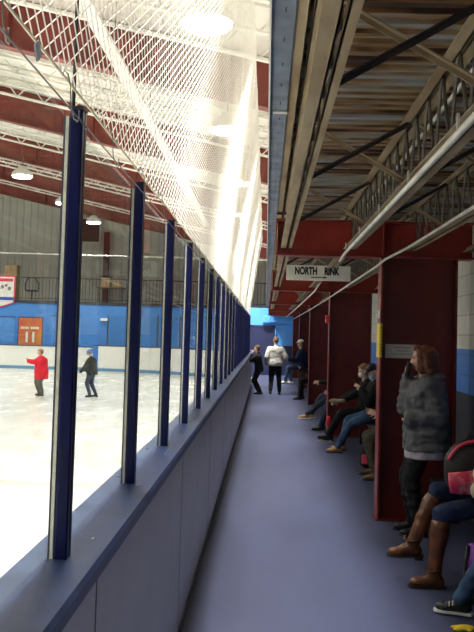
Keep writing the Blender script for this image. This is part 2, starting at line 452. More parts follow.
# ------------------------------------------------------------------ dasher boards, corridor side
SEAM0, PANW = -.07, 2.44
ends = []
s_ = SEAM0
k = 0
while s_ < S_END-.3:
    e = min(s_+PANW, S_END)
    b = MB(); n = 1 if e <= YC0 else 6
    rings = []
    for i in range(n+1):
        t_ = s_+.004+(e-s_-.008)*i/n
        p, d = rink(t_); q, _ = rink(t_, .05)
        rings.append([b.bm.verts.new(v) for v in (p+V((0,0,0.0)), p+V((0,0,1.055)), q+V((0,0,1.055)), q+V((0,0,-.1)), p+V((0,0,-.1)))])
    b.skin(rings)
    o = b.build('dasher_board', M['panel'])
    tag(o, 'pale grey dasher board panel beside the walkway, %s from the camera' % ORD[k], 'dasher board', 'dasher board panels')
    p, _ = rink(s_, .003); 
    if s_ < YC0:
        b = MB(); b.box((XF-.03, s_-.009, .05), (XF+.0005, s_+.009, 1.055)); b.build('seam_strip', M['web'], o)
    # backing frame stud behind each seam is out of sight; the rink side skin is white
    b = MB(); rings = []
    for i in range(n+1):
        t_ = s_+.004+(e-s_-.008)*i/n
        p, _ = rink(t_, .19); q, _ = rink(t_, .205)
        rings.append([b.bm.verts.new(v) for v in (p+V((0,0,-.1)), p+V((0,0,1.055)), q+V((0,0,1.055)), q+V((0,0,-.1)))])
    b.skin(rings); b.build('rink_side_panel', M['boardw'], o)
    s_ = e; k += 1
def sweep(name, prof, material, parent=None, s0=.2, s1=S_END):
    """prof: list of (offset, z)"""
    b = MB(); rings = []
    n1 = 2; st = [s0, YC0]+[YC0+(s1-YC0)*i/20 for i in range(1, 21)]
    for t_ in st:
        rings.append([b.bm.verts.new(rink(t_, o)[0]+V((0, 0, z))) for o, z in prof])
    b.skin(rings); return b.build(name, material, parent)
t = empty('cap_rail', (XG, 12, 1.055))
sweep('outer_cap', [(-.012, 1.06), (-.016, 1.10), (-.006, 1.112), (.135, 1.112), (.135, 1.058)], M['cap'], t)
sweep('inner_cap', [(.139, 1.058), (.139, 1.108), (.205, 1.108), (.213, 1.098), (.21, 1.058)], M['cap2'], t)
b = MB()
for kk in range(14):
    for oo in (.05, .172):
        yy = 2.55+kk*.9+(.2 if oo > .1 else 0)
        b.tube([(XF-oo, yy, 1.105), (XF-oo, yy, 1.1145)], .008, 8)
b.build('bolt_heads', M['steel'], t, True)
tag(t, 'blue plastic cap rail running along the top of the dasher boards', 'cap rail')
# base strip along the foot of the boards
b = MB(); b.box((XF, .2, 0), (XF+.012, YC0, .05)); tag(b.build('baseboard_left', M['gasket']), kind='structure')

# ------------------------------------------------------------------ posts and glass
P0, PS, PT = 2.34, 1.17, 2.375
npost = 0; posts = []
s_ = P0-PS
while s_ < S_END: posts.append(s_); s_ += PS
def make_post(s_, idx):
    p, d = rink(s_, .1); nx = V((d.y, -d.x, 0))     # nx points to the corridor
    root = empty('shield_post', (p.x, p.y, 1.112))
    def prof(pts, z0, z1, nm, mt):
        b = MB(); v0 = [b.bm.verts.new(p+nx*a+d*c+V((0,0,z0))) for a, c in pts]; v1 = [b.bm.verts.new(p+nx*a+d*c+V((0,0,z1))) for a, c in pts]
        b.skin([v0, v1]); return b.build(nm, mt, root)
    w = .0245; h = .024
    prof([(-w+.012,-h),(-w+.016,-h-.004),(w-.004,-h-.004),(w,-h),(w,-.006),(w-.004,-.003),(w-.004,.003),(w,.006),(w,h),(-w+.012,h)], 1.112, PT, 'extrusion', M['post'])
    prof([(-w,-h-.001),(-w+.009,-h-.001),(-w+.009,h),(-w,h)], 1.112, PT-.02, 'trim_strip', M['alu'])
    prof([(-w+.009,-h+.003),(-w+.012,-h+.003),(-w+.012,h-.004),(-w+.009,h-.004)], 1.112, PT-.01, 'gasket', M['gasket'])
    prof([(-w-.007,-h+.004),(-w,-h+.004),(-w,h-.004),(-w-.007,h-.004)], 1.112, PT-.02, 'inner_gasket', M['gasket'])
    prof([(-w+.008,-h-.006),(w+.002,-h-.006),(w+.002,h+.002),(-w+.008,h+.002)], PT, PT+.008, 'end_cap', M['black'])
    return root
proto = make_post(posts[0], 0)
for i, s_ in enumerate(posts):
    if i == 0: o = proto
    else:
        o = copy_tree(proto); p, d = rink(s_, .1); o.location = (p.x, p.y, 1.112)
        o.rotation_euler.z = math.atan2(-d.x, d.y)
    tag(o, 'dark navy upright post holding the rink glass, %s from the camera' % ORD[i], 'post', 'navy glass posts on the boards')
def pane(s0, s1, i):
    b = MB(); n = 1 if s1 <= YC0 else 3; rings = []
    for k in range(n+1):
        t_ = s0+.02+(s1-s0-.04)*k/n; p, _ = rink(t_, .106); q, _ = rink(t_, .118)
        rings.append([b.bm.verts.new(v) for v in (p+V((0,0,1.09)), p+V((0,0,PT-.03)), q+V((0,0,PT-.03)), q+V((0,0,1.09)))])
    b.skin(rings); o = b.build('glass_pane', M['glass'])
    return tag(o, 'clear rink shield glass pane between the posts, %s from the camera' % ORD[i], 'glass', 'rink shield glass panes')
for i in range(len(posts)-1): pane(posts[i], posts[i+1], i)
pane(-.2, posts[0], len(posts)-1)['label'] = 'clear rink shield glass pane closest to the camera, before the posts'

# ------------------------------------------------------------------ netting
def net():
    NX0 = .085; z0, z1 = 2.43, 5.04; s0, s1 = .9, YC0+4.2
    dy, dz = .086, .056            # diamond size along and up
    slope = dz/dy
    root = empty('protective_netting', (XF-NX0, 14, z0))
    b = MB(); bm = b.bm; rr = .0018
    def pt(s_, z):
        off = .10+.012*noise.noise(V((s_*.8, z*.9, 0)))*(1 if z > z0+.1 else .3)-.36*(max(0, z-2.6)/2.44)**1.1
        p, _ = rink(s_, off)
        wob = .010*noise.noise(V((s_*3, z*3, 5)))
        return p+V((0, 0, z+wob))
    H = z1-z0; run = H/slope
    for sgn in (1, -1):
        a = s0-run if sgn > 0 else s0
        e = s1 if sgn > 0 else s1+run
        a = math.ceil(a/dy)*dy
        while a < e:
            # z = z0 + slope*(s-a) or z = z0 + slope*(a-s)
            if sgn > 0: sa, sb = max(a, s0), min(a+run, s1)
            else: sa, sb = max(a-run, s0), min(a, s1)
            if sb-sa > .05:
                n = max(1, int((sb-sa)/.45)); rings = []
                for i in range(n+1):
                    s_ = sa+(sb-sa)*i/n; z = z0+slope*abs(s_-a)
                    p = pt(s_, z)
                    rings.append([bm.verts.new(p+V(q)*rr) for q in ((1.1, 0, -.2), (-.9, 0, -.7), (-.2, 0, 1.2))])
                for r0, r1 in zip(rings, rings[1:]):
                    for i in range(3): bm.faces.new((r0[i], r0[(i+1) % 3], r1[(i+1) % 3], r1[i]))
            a += dy
    b.build('mesh', M['net'], root)
    b = MB(); b.tube([pt(s0+(s1-s0)*i/120, z0) for i in range(121)], .004, 6); b.build('bottom_rope', M['rope'], root, True)
    # far vertical edge cord
    b = MB(); b.tube([pt(s1, z0+(z1-z0)*i/20) for i in range(21)], .012, 6); b.build('edge_rope', M['net'], root, True)
    tag(root, 'white diamond mesh safety netting hanging above the rink glass', 'netting')
net()
CX, CZB = -.515, 2.312
b = MB(); b.tube([(CX, .9, CZB), (CX, YC0, CZB)], .0022, 6); 
tag(b.build('steel_cable', M['steel']), 'thin dark steel cable stretched along the tops of the glass posts', 'cable')
hk = None; hi_ = 0
for k in range(26):
    yy = 1.62+k*.62+random.uniform(-.1, .1)
    if hk is None:
        b = MB(); pts = [(CX-.045, yy, 2.425), (CX-.04, yy-.006, 2.437), (CX-.03, yy-.004, 2.43), (CX-.024, yy+.01, 2.40), (CX-.022, yy+.016, 2.35), (CX-.012, yy+.008, 2.312), (CX, yy-.008, 2.300), (CX+.006, yy-.026, 2.308), (CX+.006, yy-.034, 2.325)]
        b.tube(pts, .0017, 6); o = hk = b.build('wire_hook', M['steel'], smooth=True); base = yy
    else:
        o = hk.copy(); COL.objects.link(o); o.location.y += yy-base; o.rotation_euler.z = random.uniform(-.4, .4)
    tag(o, 'bent wire hook tying the netting to the cable, %s from the camera' % ORD[k], 'hook', 'wire hooks along the net cable')
b = MB(); b.tube([(-.572, 2.345, 2.385), (-.572, 2.345, 4.2), (-.574, 2.345, 5.6)], .0055, 8)
tag(b.build('black_support_rod', M['black'], smooth=True), 'thin black vertical rod rising above the big post by the camera', 'rod')
# small clip on the cable
b = MB(); v = b.box((CX-.035, 1.865, 2.375), (CX-.031, 1.905, 2.415), rot=Matrix.Rotation(R(35), 3, 'X')); tag(b.build('cable_tag', M['galv']), 'small grey tag hanging in the netting above the cable', 'tag')

# ------------------------------------------------------------------ far boards, end glass line
b = MB(); b.box((-25.9, Y_END, -.1), (XF-RC-.02, Y_END+.05, .98)); 
t = b.build('dasher_board', M['boardw'])
tag(t, 'long white dasher board across the far end of the ice', 'dasher board')
b = MB(); b.box((-25.9, Y_END-.012, .0), (XF-RC, Y_END, .13)); b.build('kick_strip', M['lineblue'], t)
b = MB(); rings = []
for i in range(21):
    s_ = YC0-3+(S_END-YC0+3)*i/20; rings.append([b.bm.verts.new(rink(s_, o)[0]+V((0, 0, z))) for o, z in ((.207, .0), (.219, .0), (.219, .13), (.207, .13))])
b.skin(rings); tag(b.build('kick_strip', M['lineblue']), 'blue kick strip curving around the far rink corner at ice level', 'kick strip')
b = MB(); b.box((-25.9, Y_END-.02, .98), (XF-RC, Y_END+.1, 1.02)); b.build('cap_strip', M['cap'], t)
b = MB(); b.tube([(-26, Y_END+.05, 5.0), (.1, Y_END+.05, 4.92)], .022, 6)
tag(b.build('white_cable', M['net']), 'thin white cable strung across the far end of the arena', 'cable')

# gallery railing sections
r0 = None; n_r = 0
xs = -14.4
while xs < 1.8:
    if r0 is None:
        t = empty('gallery_railing', (xs, Y_WALL, 2.98))
        b = MB(); b.box((xs, Y_WALL-.02, 3.98), (xs+2.4, Y_WALL+.02, 4.03)); b.build('top_rail', M['rail'], t)
        b = MB(); b.box((xs, Y_WALL-.015, 3.06), (xs+2.4, Y_WALL+.015, 3.09)); b.build('bottom_rail', M['rail'], t)
        p0 = None
        for j in range(16):
            if p0 is None:
                b = MB(); b.box((xs+.02, Y_WALL-.009, 2.98), (xs+.038, Y_WALL+.009, 3.98)); p0 = b.build('baluster', M['rail'], t)
            else:
                c = p0.copy(); COL.objects.link(c); c.location.x += .15*j
        r0 = t
    else: t = copy_tree(r0); t.location.x = xs
    tag(t, 'dark picket railing section on the end gallery, %s counted from the ice side' % ORD[n_r], 'railing', 'gallery railing sections')
    xs += 2.4; n_r += 1
# things on the gallery
b = MB(); b.bbox((-12.2, 38.0, 2.98), (-11.6, 38.5, 4.65), .02)
t = b.build('storage_cabinet', M['box']); tag(t, 'tall tan cabinet standing behind the gallery railing', 'cabinet')
b = MB(); b.box((-12.17, 37.985, 3.05), (-11.91, 38.0, 4.6)); b.box((-11.89, 37.985, 3.05), (-11.63, 38.0, 4.6)); b.build('door', M['box'], t)
t = empty('folding_table', (-7.2, 38.2, 2.98))
b = MB(); b.bbox((-7.9, 37.9, 3.68), (-6.6, 38.5, 3.74), .01); b.build('table_top', mat('table_brown', (.22, .10, .05), .6), t)
for q in ((-7.8, 38), (-6.7, 38), (-7.8, 38.4), (-6.7, 38.4)):
    b = MB(); b.tube([(q[0], q[1], 2.98), (q[0], q[1], 3.68)], .02, 6); b.build('leg', M['rail'], t)
tag(t, 'brown folding table behind the gallery railing', 'table')
for q, nm in ((-7.45, 'taller brown carton on the gallery table'), (-6.95, 'smaller brown carton on the gallery table')):
    hh = .42 if q < -7.2 else .28
    b = MB(); b.bbox((q-.2, 38.0, 3.74), (q+.2, 38.35, 3.74+hh), .01); tag(b.build('carton', M['box']), nm, 'box', 'cartons on the gallery table')
t = empty('office_chair', (-10.8, 37.7, 2.98))
b = MB(); b.tube([(-11.1, 37.7, 3.5), (-11.1, 37.7, 3.8), (-11.0, 37.7, 4.0), (-10.8, 37.7, 4.08), (-10.6, 37.7, 4.0), (-10.5, 37.7, 3.8), (-10.5, 37.7, 3.5)], .03, 6); b.build('back_frame', M['rail'], t, True)
b = MB(); b.bbox((-11.05, 37.5, 3.42), (-10.55, 37.95, 3.5), .02); b.build('seat', M['rail'], t)
b = MB(); b.tube([(-10.8, 37.7, 2.98), (-10.8, 37.7, 3.42)], .03, 6); b.build('pedestal', M['rail'], t)
tag(t, 'dark chair with a round hooped back behind the gallery railing', 'chair')
# dark framed score board
t = empty('scoreboard', (-9.3, 41.0, 6.1))
b = MB(); b.bbox((-9.3, 40.9, 6.1), (-8.4, 41.1, 7.3), .02); b.build('housing', mat('scoreboard_dark', (.07, .03, .028), .5), t)
b = MB()
for q in (((-9.35, 6.05), (-8.35, 6.12)), ((-9.35, 7.26), (-8.35, 7.33)), ((-9.35, 6.05), (-9.28, 7.33)), ((-8.42, 6.05), (-8.35, 7.33))):
    b.box((q[0][0], 40.86, q[0][1]), (q[1][0], 40.92, q[1][1]))
b.build('frame', M['corr'], t)
tag(t, 'dark square scoreboard in a pale frame high on the corrugated wall', 'scoreboard')
b = MB(); b.box((-8.12, 40.75, 2.98), (-7.92, 41.1, 6.6)); b.box((-8.15, 40.7, 2.98), (-7.89, 40.75, 6.6)); 
tag(b.build('wall_column', M['darkred']), 'dark red steel column against the corrugated gallery wall', 'column')
# pennant hung on the railing
def pennant():
    x0, x1, zt, zb = -12.55, -11.25, 4.05, 2.62; y = Y_WALL-.05; xm = (x0+x1)/2
    t = empty('pennant_banner', (xm, y, zb))
    def poly(pts, yy, nm, m_):
        b = MB(); a = [b.bm.verts.new((p, yy, q)) for p, q in pts]; c = [b.bm.verts.new((p, yy+.006, q)) for p, q in pts]; b.skin([a, c]); return b.build(nm, m_, t)
    poly([(x0, zt), (x1, zt), (x1, zb+.22), (xm, zb), (x0, zb+.22)], y, 'border', mat('pennant_red', (.65, .04, .06), .7))
    e = .05
    poly([(x0+e, zt-e), (x1-e, zt-e), (x1-e, zb+.25), (xm, zb+.06), (x0+e, zb+.25)], y-.007, 'field', mat('pennant_white', (.72, .70, .68), .7))
    poly([(x0+e, zb+.48), (x1-e, zb+.48), (x1-e, zb+.34), (x0+e, zb+.34)], y-.014, 'blue_band', mat('pennant_blue', (.03, .08, .4), .7))
    poly([(x0+e*2, zt-.12), (x1-e*2, zt-.12), (x1-e*2, zt-.26), (x0+e*2, zt-.26)], y-.014, 'red_band', mat('pennant_red_band', (.6, .06, .08), .7))
    b = MB()
    for k in range(6): b.ell((xm-.4+.16*k, y-.012, 3.55+.08*math.sin(k*2.1)), (.075, .006, .06+.03*(k % 2)))
    b.build('emblem', mat('pennant_grey', (.22, .16, .16), .7), t, True)
    tag(t, 'white pennant with red border and blue band hanging from the gallery railing', 'banner')
pennant()
# orange red jersey poster with 11
t = empty('number_banner', (-10.85, Y_WALL-.03, 1.25))
xa, xb = -11.02, -9.97
b = MB(); b.bbox((xa, Y_WALL-.05, .95), (xb, Y_WALL-.02, 2.2), .008); b.build('panel', mat('banner_red', (.55, .10, .05), .6, col2=(.62, .22, .05), scale=2), t)
b = MB()
for q in ((xa-.03, .95, xa, 2.24), (xb, .95, xb+.03, 2.24), (xa-.03, 2.2, xb+.03, 2.24)): b.box((q[0], Y_WALL-.055, q[1]), (q[2], Y_WALL-.015, q[3]))
b.build('frame', mat('frame_navy', (.03, .06, .16), .5), t)
me = text_mesh('11', .62, .95, .02); me.transform(Matrix.Translation((-10.49, Y_WALL-.056, 1.32)) @ Matrix.Rotation(PI/2, 4, 'X')); link_mesh('number', me, M['signw'], t)
b = MB(); random.seed(3)
for w0 in (0, 1):
    for k in range(4): b.box((-10.91+w0*.44+k*.095, Y_WALL-.056, 1.70), (-10.84+w0*.44+k*.095, Y_WALL-.05, 1.80))
b.build('name_lettering', M['signw'], t)
tag(t, 'orange red banner with a white number 11 on the blue end wall', 'banner')
# blue wall equipment panels
for (x0, x1, z0, z1, nm, lb) in ((-9.6, -8.2, 1.1, 2.3, 'wall_hatch', 'pale blue wall hatch beside the small white fixture'), (-12.8, -11.2, 1.1, 2.2, 'wall_hatch', 'pale blue wall hatch beside the orange red banner')):
    t = empty(nm, ((x0+x1)/2, Y_WALL-.02, z0)); b = MB(); b.bbox((x0, Y_WALL-.03, z0), (x1, Y_WALL, z1), .01); b.build('panel', mat('hatch_blue', (.09, .28, .68), .5), t)
    b = MB(); b.box((x0, Y_WALL-.036, z1), (x1, Y_WALL, z1+.03)); b.build('frame', M['doornavy'], t); tag(t, lb, 'hatch')
b = MB(); b.bbox((-7.35, Y_WALL-.12, 2.15), (-7.0, Y_WALL, 2.27), .02); tag(b.build('emergency_light', M['signw']), 'small white emergency light on the blue rink end wall', 'light')

# ------------------------------------------------------------------ corridor end details
YE = Y_WALL-.6
b = MB(); b.box((-.62, YE-.04, 0), (.32, YE, 2.07)); d1 = tag(b.build('door_1', M['doornavy']), kind='structure')
b = MB(); b.box((-.70, YE-.06, 0), (-.62, YE, 2.15)); b.box((.32, YE-.06, 0), (.40, YE, 2.15)); b.box((-.70, YE-.06, 2.07), (.40, YE, 2.15)); b.build('door_frame', M['doornavy'], d1)
b = MB(); b.box((.2, YE-.08, 1.0), (.26, YE-.04, 1.1)); b.build('door_handle', M['alu'], d1)
t = empty('wall_duct', (.8, YE-.1, 2.3)); b = MB(); b.bbox((.15, YE-.22, 2.28), (2.0, YE, 2.46), .02); b.build('duct', M['blueduct'], t)
b = MB(); b.bbox((-.15, YE-.26, 2.26), (.18, YE, 2.56), .02); b.build('junction_box', M['blueduct'], t)
b = MB(); b.tube([(.42, YE-.05, 2.3), (.42, YE-.05, 1.35)], .03, 8); b.build('down_pipe', M['blueduct'], t, True)
b = MB(); b.tube([(.4, YE-.06, 2.12), (1.95, YE-.06, 2.12)], .025, 8); b.build('pipe', M['blueduct'], t, True)
tag(t, 'blue painted duct and box along the top of the end wall', 'duct')
b = MB(); b.bbox((1.42, YE-.03, 1.18), (1.75, YE, 1.62), .005); tag(b.build('notice_sheet', M['paper']), 'white notice on the end wall above the seated man in the cap', 'notice')

# ------------------------------------------------------------------ mezzanine over the corridor
MZ = 3.005
b = MB(); y = -2.0; prof = []
while y < Y_WALL-.1:
    prof += [(y, MZ), (y+.055, MZ), (y+.066, MZ+.028), (y+.10, MZ+.028)]; y += .11
lo = [b.bm.verts.new((.07, p, q)) for p, q in prof]; hi = [b.bm.verts.new((2.05, p, q)) for p, q in prof]
for i in range(len(lo)-1): b.bm.faces.new((lo[i], lo[i+1], hi[i+1], hi[i]))
dk = tag(b.build('ceiling_walkway', M['deck']), kind='structure')
b = MB(); b.box((.05, -2, MZ+.045), (3.3, Y_WALL+.2, MZ+.14)); tag(b.build('floor_gallery', M['ceil']), kind='structure')
t = empty('edge_channel', (.05, 16, 2.94))
b = MB(); b.box((-.010, -1, 2.945), (.080, 34.5, 2.955)); b.box((-.010, -1, 2.955), (.0, 34.5, 3.20)); b.build('channel', M['galv'], t)
s0_ = None
for k in range(60):
    if s0_ is None: b = MB(); b.box((.040, .5, 2.9425), (.045, .54, 2.9455)); s0_ = b.build('slot', M['ink'], t)
    else: c = s0_.copy(); COL.objects.link(c); c.location.y += k*.31
b = MB(); b.box((-.018, -1, 2.925), (-.0105, 34.5, 3.24)); b.build('white_edge', M['white'], t)
b = MB(); b.box((.006, 4.37, 2.935), (.083, 4.41, 2.944)); b.build('tape', M['paper'], t)
tag(t, 'blue grey steel edge channel with bolt slots along the walkway ceiling', 'channel')

JB, JT = 2.60, 2.955          # undersides of the two chords
def joist(X, y0, y1, lab, step=.40, wl_=.05, wr2=.05, edge=False):
    root = empty('open_web_joist', (X, (y0+y1)/2, JB))
    def chord(z, nm, up, dx=0):
        b = MB(); g = .008
        xs_ = ((X-wl_+dx, X-g+dx), (X+g+dx, X+wr2+dx))
        for q, (xa_, xb_) in enumerate(xs_):
            b.box((xa_, y0, z), (xb_, y1, z+.006)); xv = xb_-.006 if q == 0 else xa_
            b.box((xv, y0, z-up*.0), (xv+.006, y1, z+(.045 if up > 0 else .035)))
        b.build(nm, M['tan'], root)
    chord(JB, 'bottom_chord', 1); chord(JT, 'top_chord', 1, -.045 if edge else 0)
    y = y0+.08; k = 0; st = []
    while y < y1-step*.6:
        if k < 2:
            za, zb_ = (JB+.02, JT+.02) if k == 0 else (JT+.02, JB+.02)
            b = MB(); b.tube([(X, y, za), (X, y+step*(.42 if k == 0 else .30), zb_)], .0085, 6); st.append((b.build('web_bar', M['web'], root), y))
        else:
            o = st[k % 2][0].copy(); COL.objects.link(o); o.location.y += y-st[k % 2][1]
        y += step*(.48 if k % 2 == 0 else .36); k += 1
    tag(root, lab, 'joist', 'ceiling joists over the walkway')
BAYS = ((.9, 8.09, 'before the first crossbeam'), (8.31, 14.64, 'between crossbeams one and two'), (14.86, 21.19, 'between crossbeams two and three'), (21.41, 27.74, 'between crossbeams three and four'))
JX = ((.185, 'nearest the ceiling edge', .062, .042, True), (.79, 'second from the ceiling edge', .062, .06, False), (1.385, 'third from the ceiling edge', .05, .05, False), (1.93, 'against the block wall', .05, .05, False))
for y0_, y1_, bl in BAYS:
    for X, xl, a_, c_, ed in JX:
        joist(X, y0_, y1_, 'tan open web ceiling joist %s, %s' % (xl, bl), .40 if y0_ < 9 else .6, a_, c_, ed)
nb = 0
for yy in (2.9, 4.65, 6.45, 10.4, 12.3, 16.4, 18.3):
    for gi, w_ in ((0, 'nearest the ceiling edge'), (1, 'in the middle of the walkway'), (2, 'nearest the block wall')):
        xa_, xb_ = JX[gi][0]+.012, JX[gi+1][0]-.012
        t = empty('cross_brace', ((xa_+xb_)/2, yy, JB))
        b = MB(); b.bar((xa_, yy, JT+.01), (xb_, yy, JB+.03), .026, .005); b.bar((xa_, yy+.013, JT), (xb_, yy+.013, JB+.02), .005, .026); b.build('tan_angle', M['tan'], t)
        b = MB(); b.bar((xa_, yy-.03, JB+.03), (xb_, yy-.03, JT+.01), .026, .005); b.bar((xa_, yy-.017, JB+.02), (xb_, yy-.017, JT), .005, .026); b.build('dark_angle', M['brace'], t)
        tag(t, 'crossed steel bracing between joists %s, %s from the camera' % (w_, ORD[nb]), 'brace', 'joist cross bracing')
    nb += 1

# red girders and columns
cols = [8.2+6.55*k for k in range(0, 5)]
gp = cp = None
for k, yy in enumerate(cols):
    if gp is None:
        t = empty('floor_girder', (1, yy, 2.53))
        b = MB(); b.box((.07, yy-.1, 2.53), (2.0, yy+.1, 2.548)); b.build('bottom_flange', M['flange'], t)
        b = MB(); b.box((.09, yy-.008, 2.548), (2.0, yy+.008, 2.87)); b.box((.07, yy-.1, 2.548), (.082, yy+.1, 2.87)); b.box((1.12, yy-.09, 2.548), (1.135, yy+.09, 2.87)); b.build('web', M['red'], t)
        b = MB(); b.box((.07, yy-.1, 2.87), (2.0, yy+.1, 2.888)); b.build('top_flange', M['red'], t)
        gp = t
        c = empty('steel_column', (1.5, yy, 0))
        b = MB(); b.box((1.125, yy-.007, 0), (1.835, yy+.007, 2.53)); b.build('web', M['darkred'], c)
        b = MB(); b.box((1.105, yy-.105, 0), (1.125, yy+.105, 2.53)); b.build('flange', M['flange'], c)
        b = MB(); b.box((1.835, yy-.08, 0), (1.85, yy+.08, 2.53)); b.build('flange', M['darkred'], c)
        b = MB(); b.box((1.09, yy-.12, 0), (1.88, yy+.12, .015)); b.build('base_plate', M['darkred'], c)
        cp = c
    else:
        t = copy_tree(gp); t.location.y = yy; c = copy_tree(cp); c.location.y = yy
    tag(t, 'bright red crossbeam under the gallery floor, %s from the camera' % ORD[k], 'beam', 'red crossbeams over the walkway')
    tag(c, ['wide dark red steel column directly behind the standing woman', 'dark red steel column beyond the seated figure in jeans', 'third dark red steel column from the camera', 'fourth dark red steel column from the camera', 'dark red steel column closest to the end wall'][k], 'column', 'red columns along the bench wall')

# conduits and trays
def conduit(pts, r, label, m_=M['pipe']):
    b = MB(); b.tube(pts, r, 10); return tag(b.build('conduit', m_, smooth=True), label, 'conduit')
conduit([(.700, 1.3, 2.525), (.705, 7.6, 2.515), (.72, 8.3, 2.505), (.86, 9.1, 2.66), (.88, 13.3, 2.66), (.80, 14.1, 2.50), (.80, 20, 2.48), (.80, 34, 2.47)], .015, 'white pipe passing just above the north rink sign')
c0 = None
for k in range(6):
    if c0 is None: b = MB(); b.box((.695, 2, 2.540), (.705, 2.012, 2.60)); c0 = b.build('pipe_clamp', M['pipe']); o = c0
    else: o = c0.copy(); COL.objects.link(o); o.location.y += k*1.1
    tag(o, 'small pale clamp holding the white pipe, %s from the camera' % ORD[k], 'clamp', 'clamps on the white pipe')
conduit([(1.31, 1.3, 2.615), (1.31, 7.0, 2.60), (1.26, 7.6, 2.57), (1.12, 8.0, 2.50), (1.085, 8.2, 2.46), (1.085, 14.75, 2.42), (1.085, 21.3, 2.40), (1.085, 33, 2.40)], .013, 'white pipe that bends to the column corner and runs along the column tops')
conduit([(.875, 1.0, 2.93), (.875, 8.05, 2.93)], .011, 'pale pipe running behind the second joist webs under the deck')

# NORTH RINK sign
YS = 10.4
t = empty('hanging_sign', (.63, YS, 2.44))
rot = Matrix.Rotation(R(1.0), 4, 'Y')
b = MB(); b.bbox((.235, YS-.008, 2.44), (1.035, YS+.008, 2.63), .004); b.build('board', M['signw'], t)
for tx, cx in (('NORTH', .48), ('RINK', .80)):
    me = text_mesh(tx, .128, .62, .006); me.transform(Matrix.Translation((cx, YS-.0105, 2.556)) @ Matrix.Rotation(PI/2, 4, 'X')); link_mesh('lettering', me, M['ink'], t)
b = MB(); b.box((.545, YS-.0115, 2.476), (.70, YS-.0085, 2.486)); v = [b.bm.verts.new((p, YS-.0115, q)) for p, q in ((.70, 2.466), (.745, 2.481), (.70, 2.496))]; v2 = [b.bm.verts.new((p, YS-.0085, q)) for p, q in ((.70, 2.466), (.745, 2.481), (.70, 2.496))]; b.skin([v, v2]); b.build('arrow', M['ink'], t)
for cx in (.45, .80):
    b = MB(); b.tube([(cx, YS, 2.63), (cx, YS, 2.995)], .003, 5); b.build('hanging_wire', M['steel'], t)
t.rotation_euler = (0, 0, 0)
tag(t, 'white sign reading NORTH RINK with a black arrow hanging over the walkway', 'sign')

# notices on the big column
t = empty('paper_notice', (1.34, 8.18, 1.57))
b = MB(); b.box((1.17, 8.186, 1.555), (1.50, 8.1925, 1.69)); b.build('sheet', M['paper'], t)
b = MB()
for k, (x0, x1) in enumerate(((1.25, 1.42), (1.28, 1.40), (1.24, 1.43))): b.box((x0, 8.1845, 1.655-k*.032), (x1, 8.186, 1.662-k*.032))
b.build('printed_lines', mat('print_grey', (.25, .24, .24), .7), t)
tag(t, 'white paper notice taped on the column behind the standing woman', 'notice')
t = empty('yellow_notice', (1.12, 8.09, 1.55))
b = MB(); b.box((1.0995, 8.10, 1.56), (1.1045, 8.30, 1.89)); b.box((1.107, 8.085, 1.56), (1.123, 8.0945, 1.89)); b.build('sheet', M['yellow'], t)
b = MB()
for k in range(9): b.box((1.110, 8.0835, 1.585+k*.032), (1.120, 8.085, 1.597+k*.032))
b.build('printed_marks', M['ink'], t)
tag(t, 'tall narrow yellow notice wrapped on the corner of the big column', 'notice')
b = MB(); b.bbox((1.0985, 8.12, 1.94), (1.1045, 8.28, 2.02), .001); tag(b.build('white_sticker', M['paper']), 'small white sticker above the yellow notice', 'sticker')
t = empty('fire_alarm', (1.08, 14.7, 2.05)); b = MB(); b.bbox((1.045, 14.66, 1.98), (1.105, 14.78, 2.12), .008); b.build('case', mat('alarm_red', (.7, .03, .03), .4), t)
b = MB(); b.bbox((1.04, 14.68, 2.0), (1.046, 14.76, 2.05), .002); b.build('strobe', M['signw'], t); tag(t, 'small bright red fire alarm on the second column', 'alarm')

# benches between the columns
bp = None
for k, (y0, lb) in enumerate(((2.4, 'dark bench under the block wall where the booted woman sits'), (8.6, 'dark bench between the first and second columns'), (15.1, 'dark bench between the second and third columns'), (21.7, 'dark bench between the third and fourth columns'), (28.2, 'dark bench between the fourth and fifth columns'))):
    if bp is None:
        t = empty('bench', (1.75, y0, 0))
        for j in range(3):
            b = MB(); b.bbox((1.56+j*.145, y0, .42), (1.695+j*.145, y0+5.5, .455), .006); b.build('seat_board', M['bench'], t)
        for j in range(4):
            yy = y0+.3+j*1.63; b = MB(); b.bar((1.6, yy, 0), (1.6, yy, .42), .04); b.bar((1.92, yy, 0), (1.92, yy, .42), .04); b.bar((1.58, yy, .40), (1.96, yy, .40), .04); b.build('leg', M['bench'], t)
        bp = t
    else: t = copy_tree(bp); t.location.y = y0
    tag(t, lb, 'bench', 'benches along the block wall')
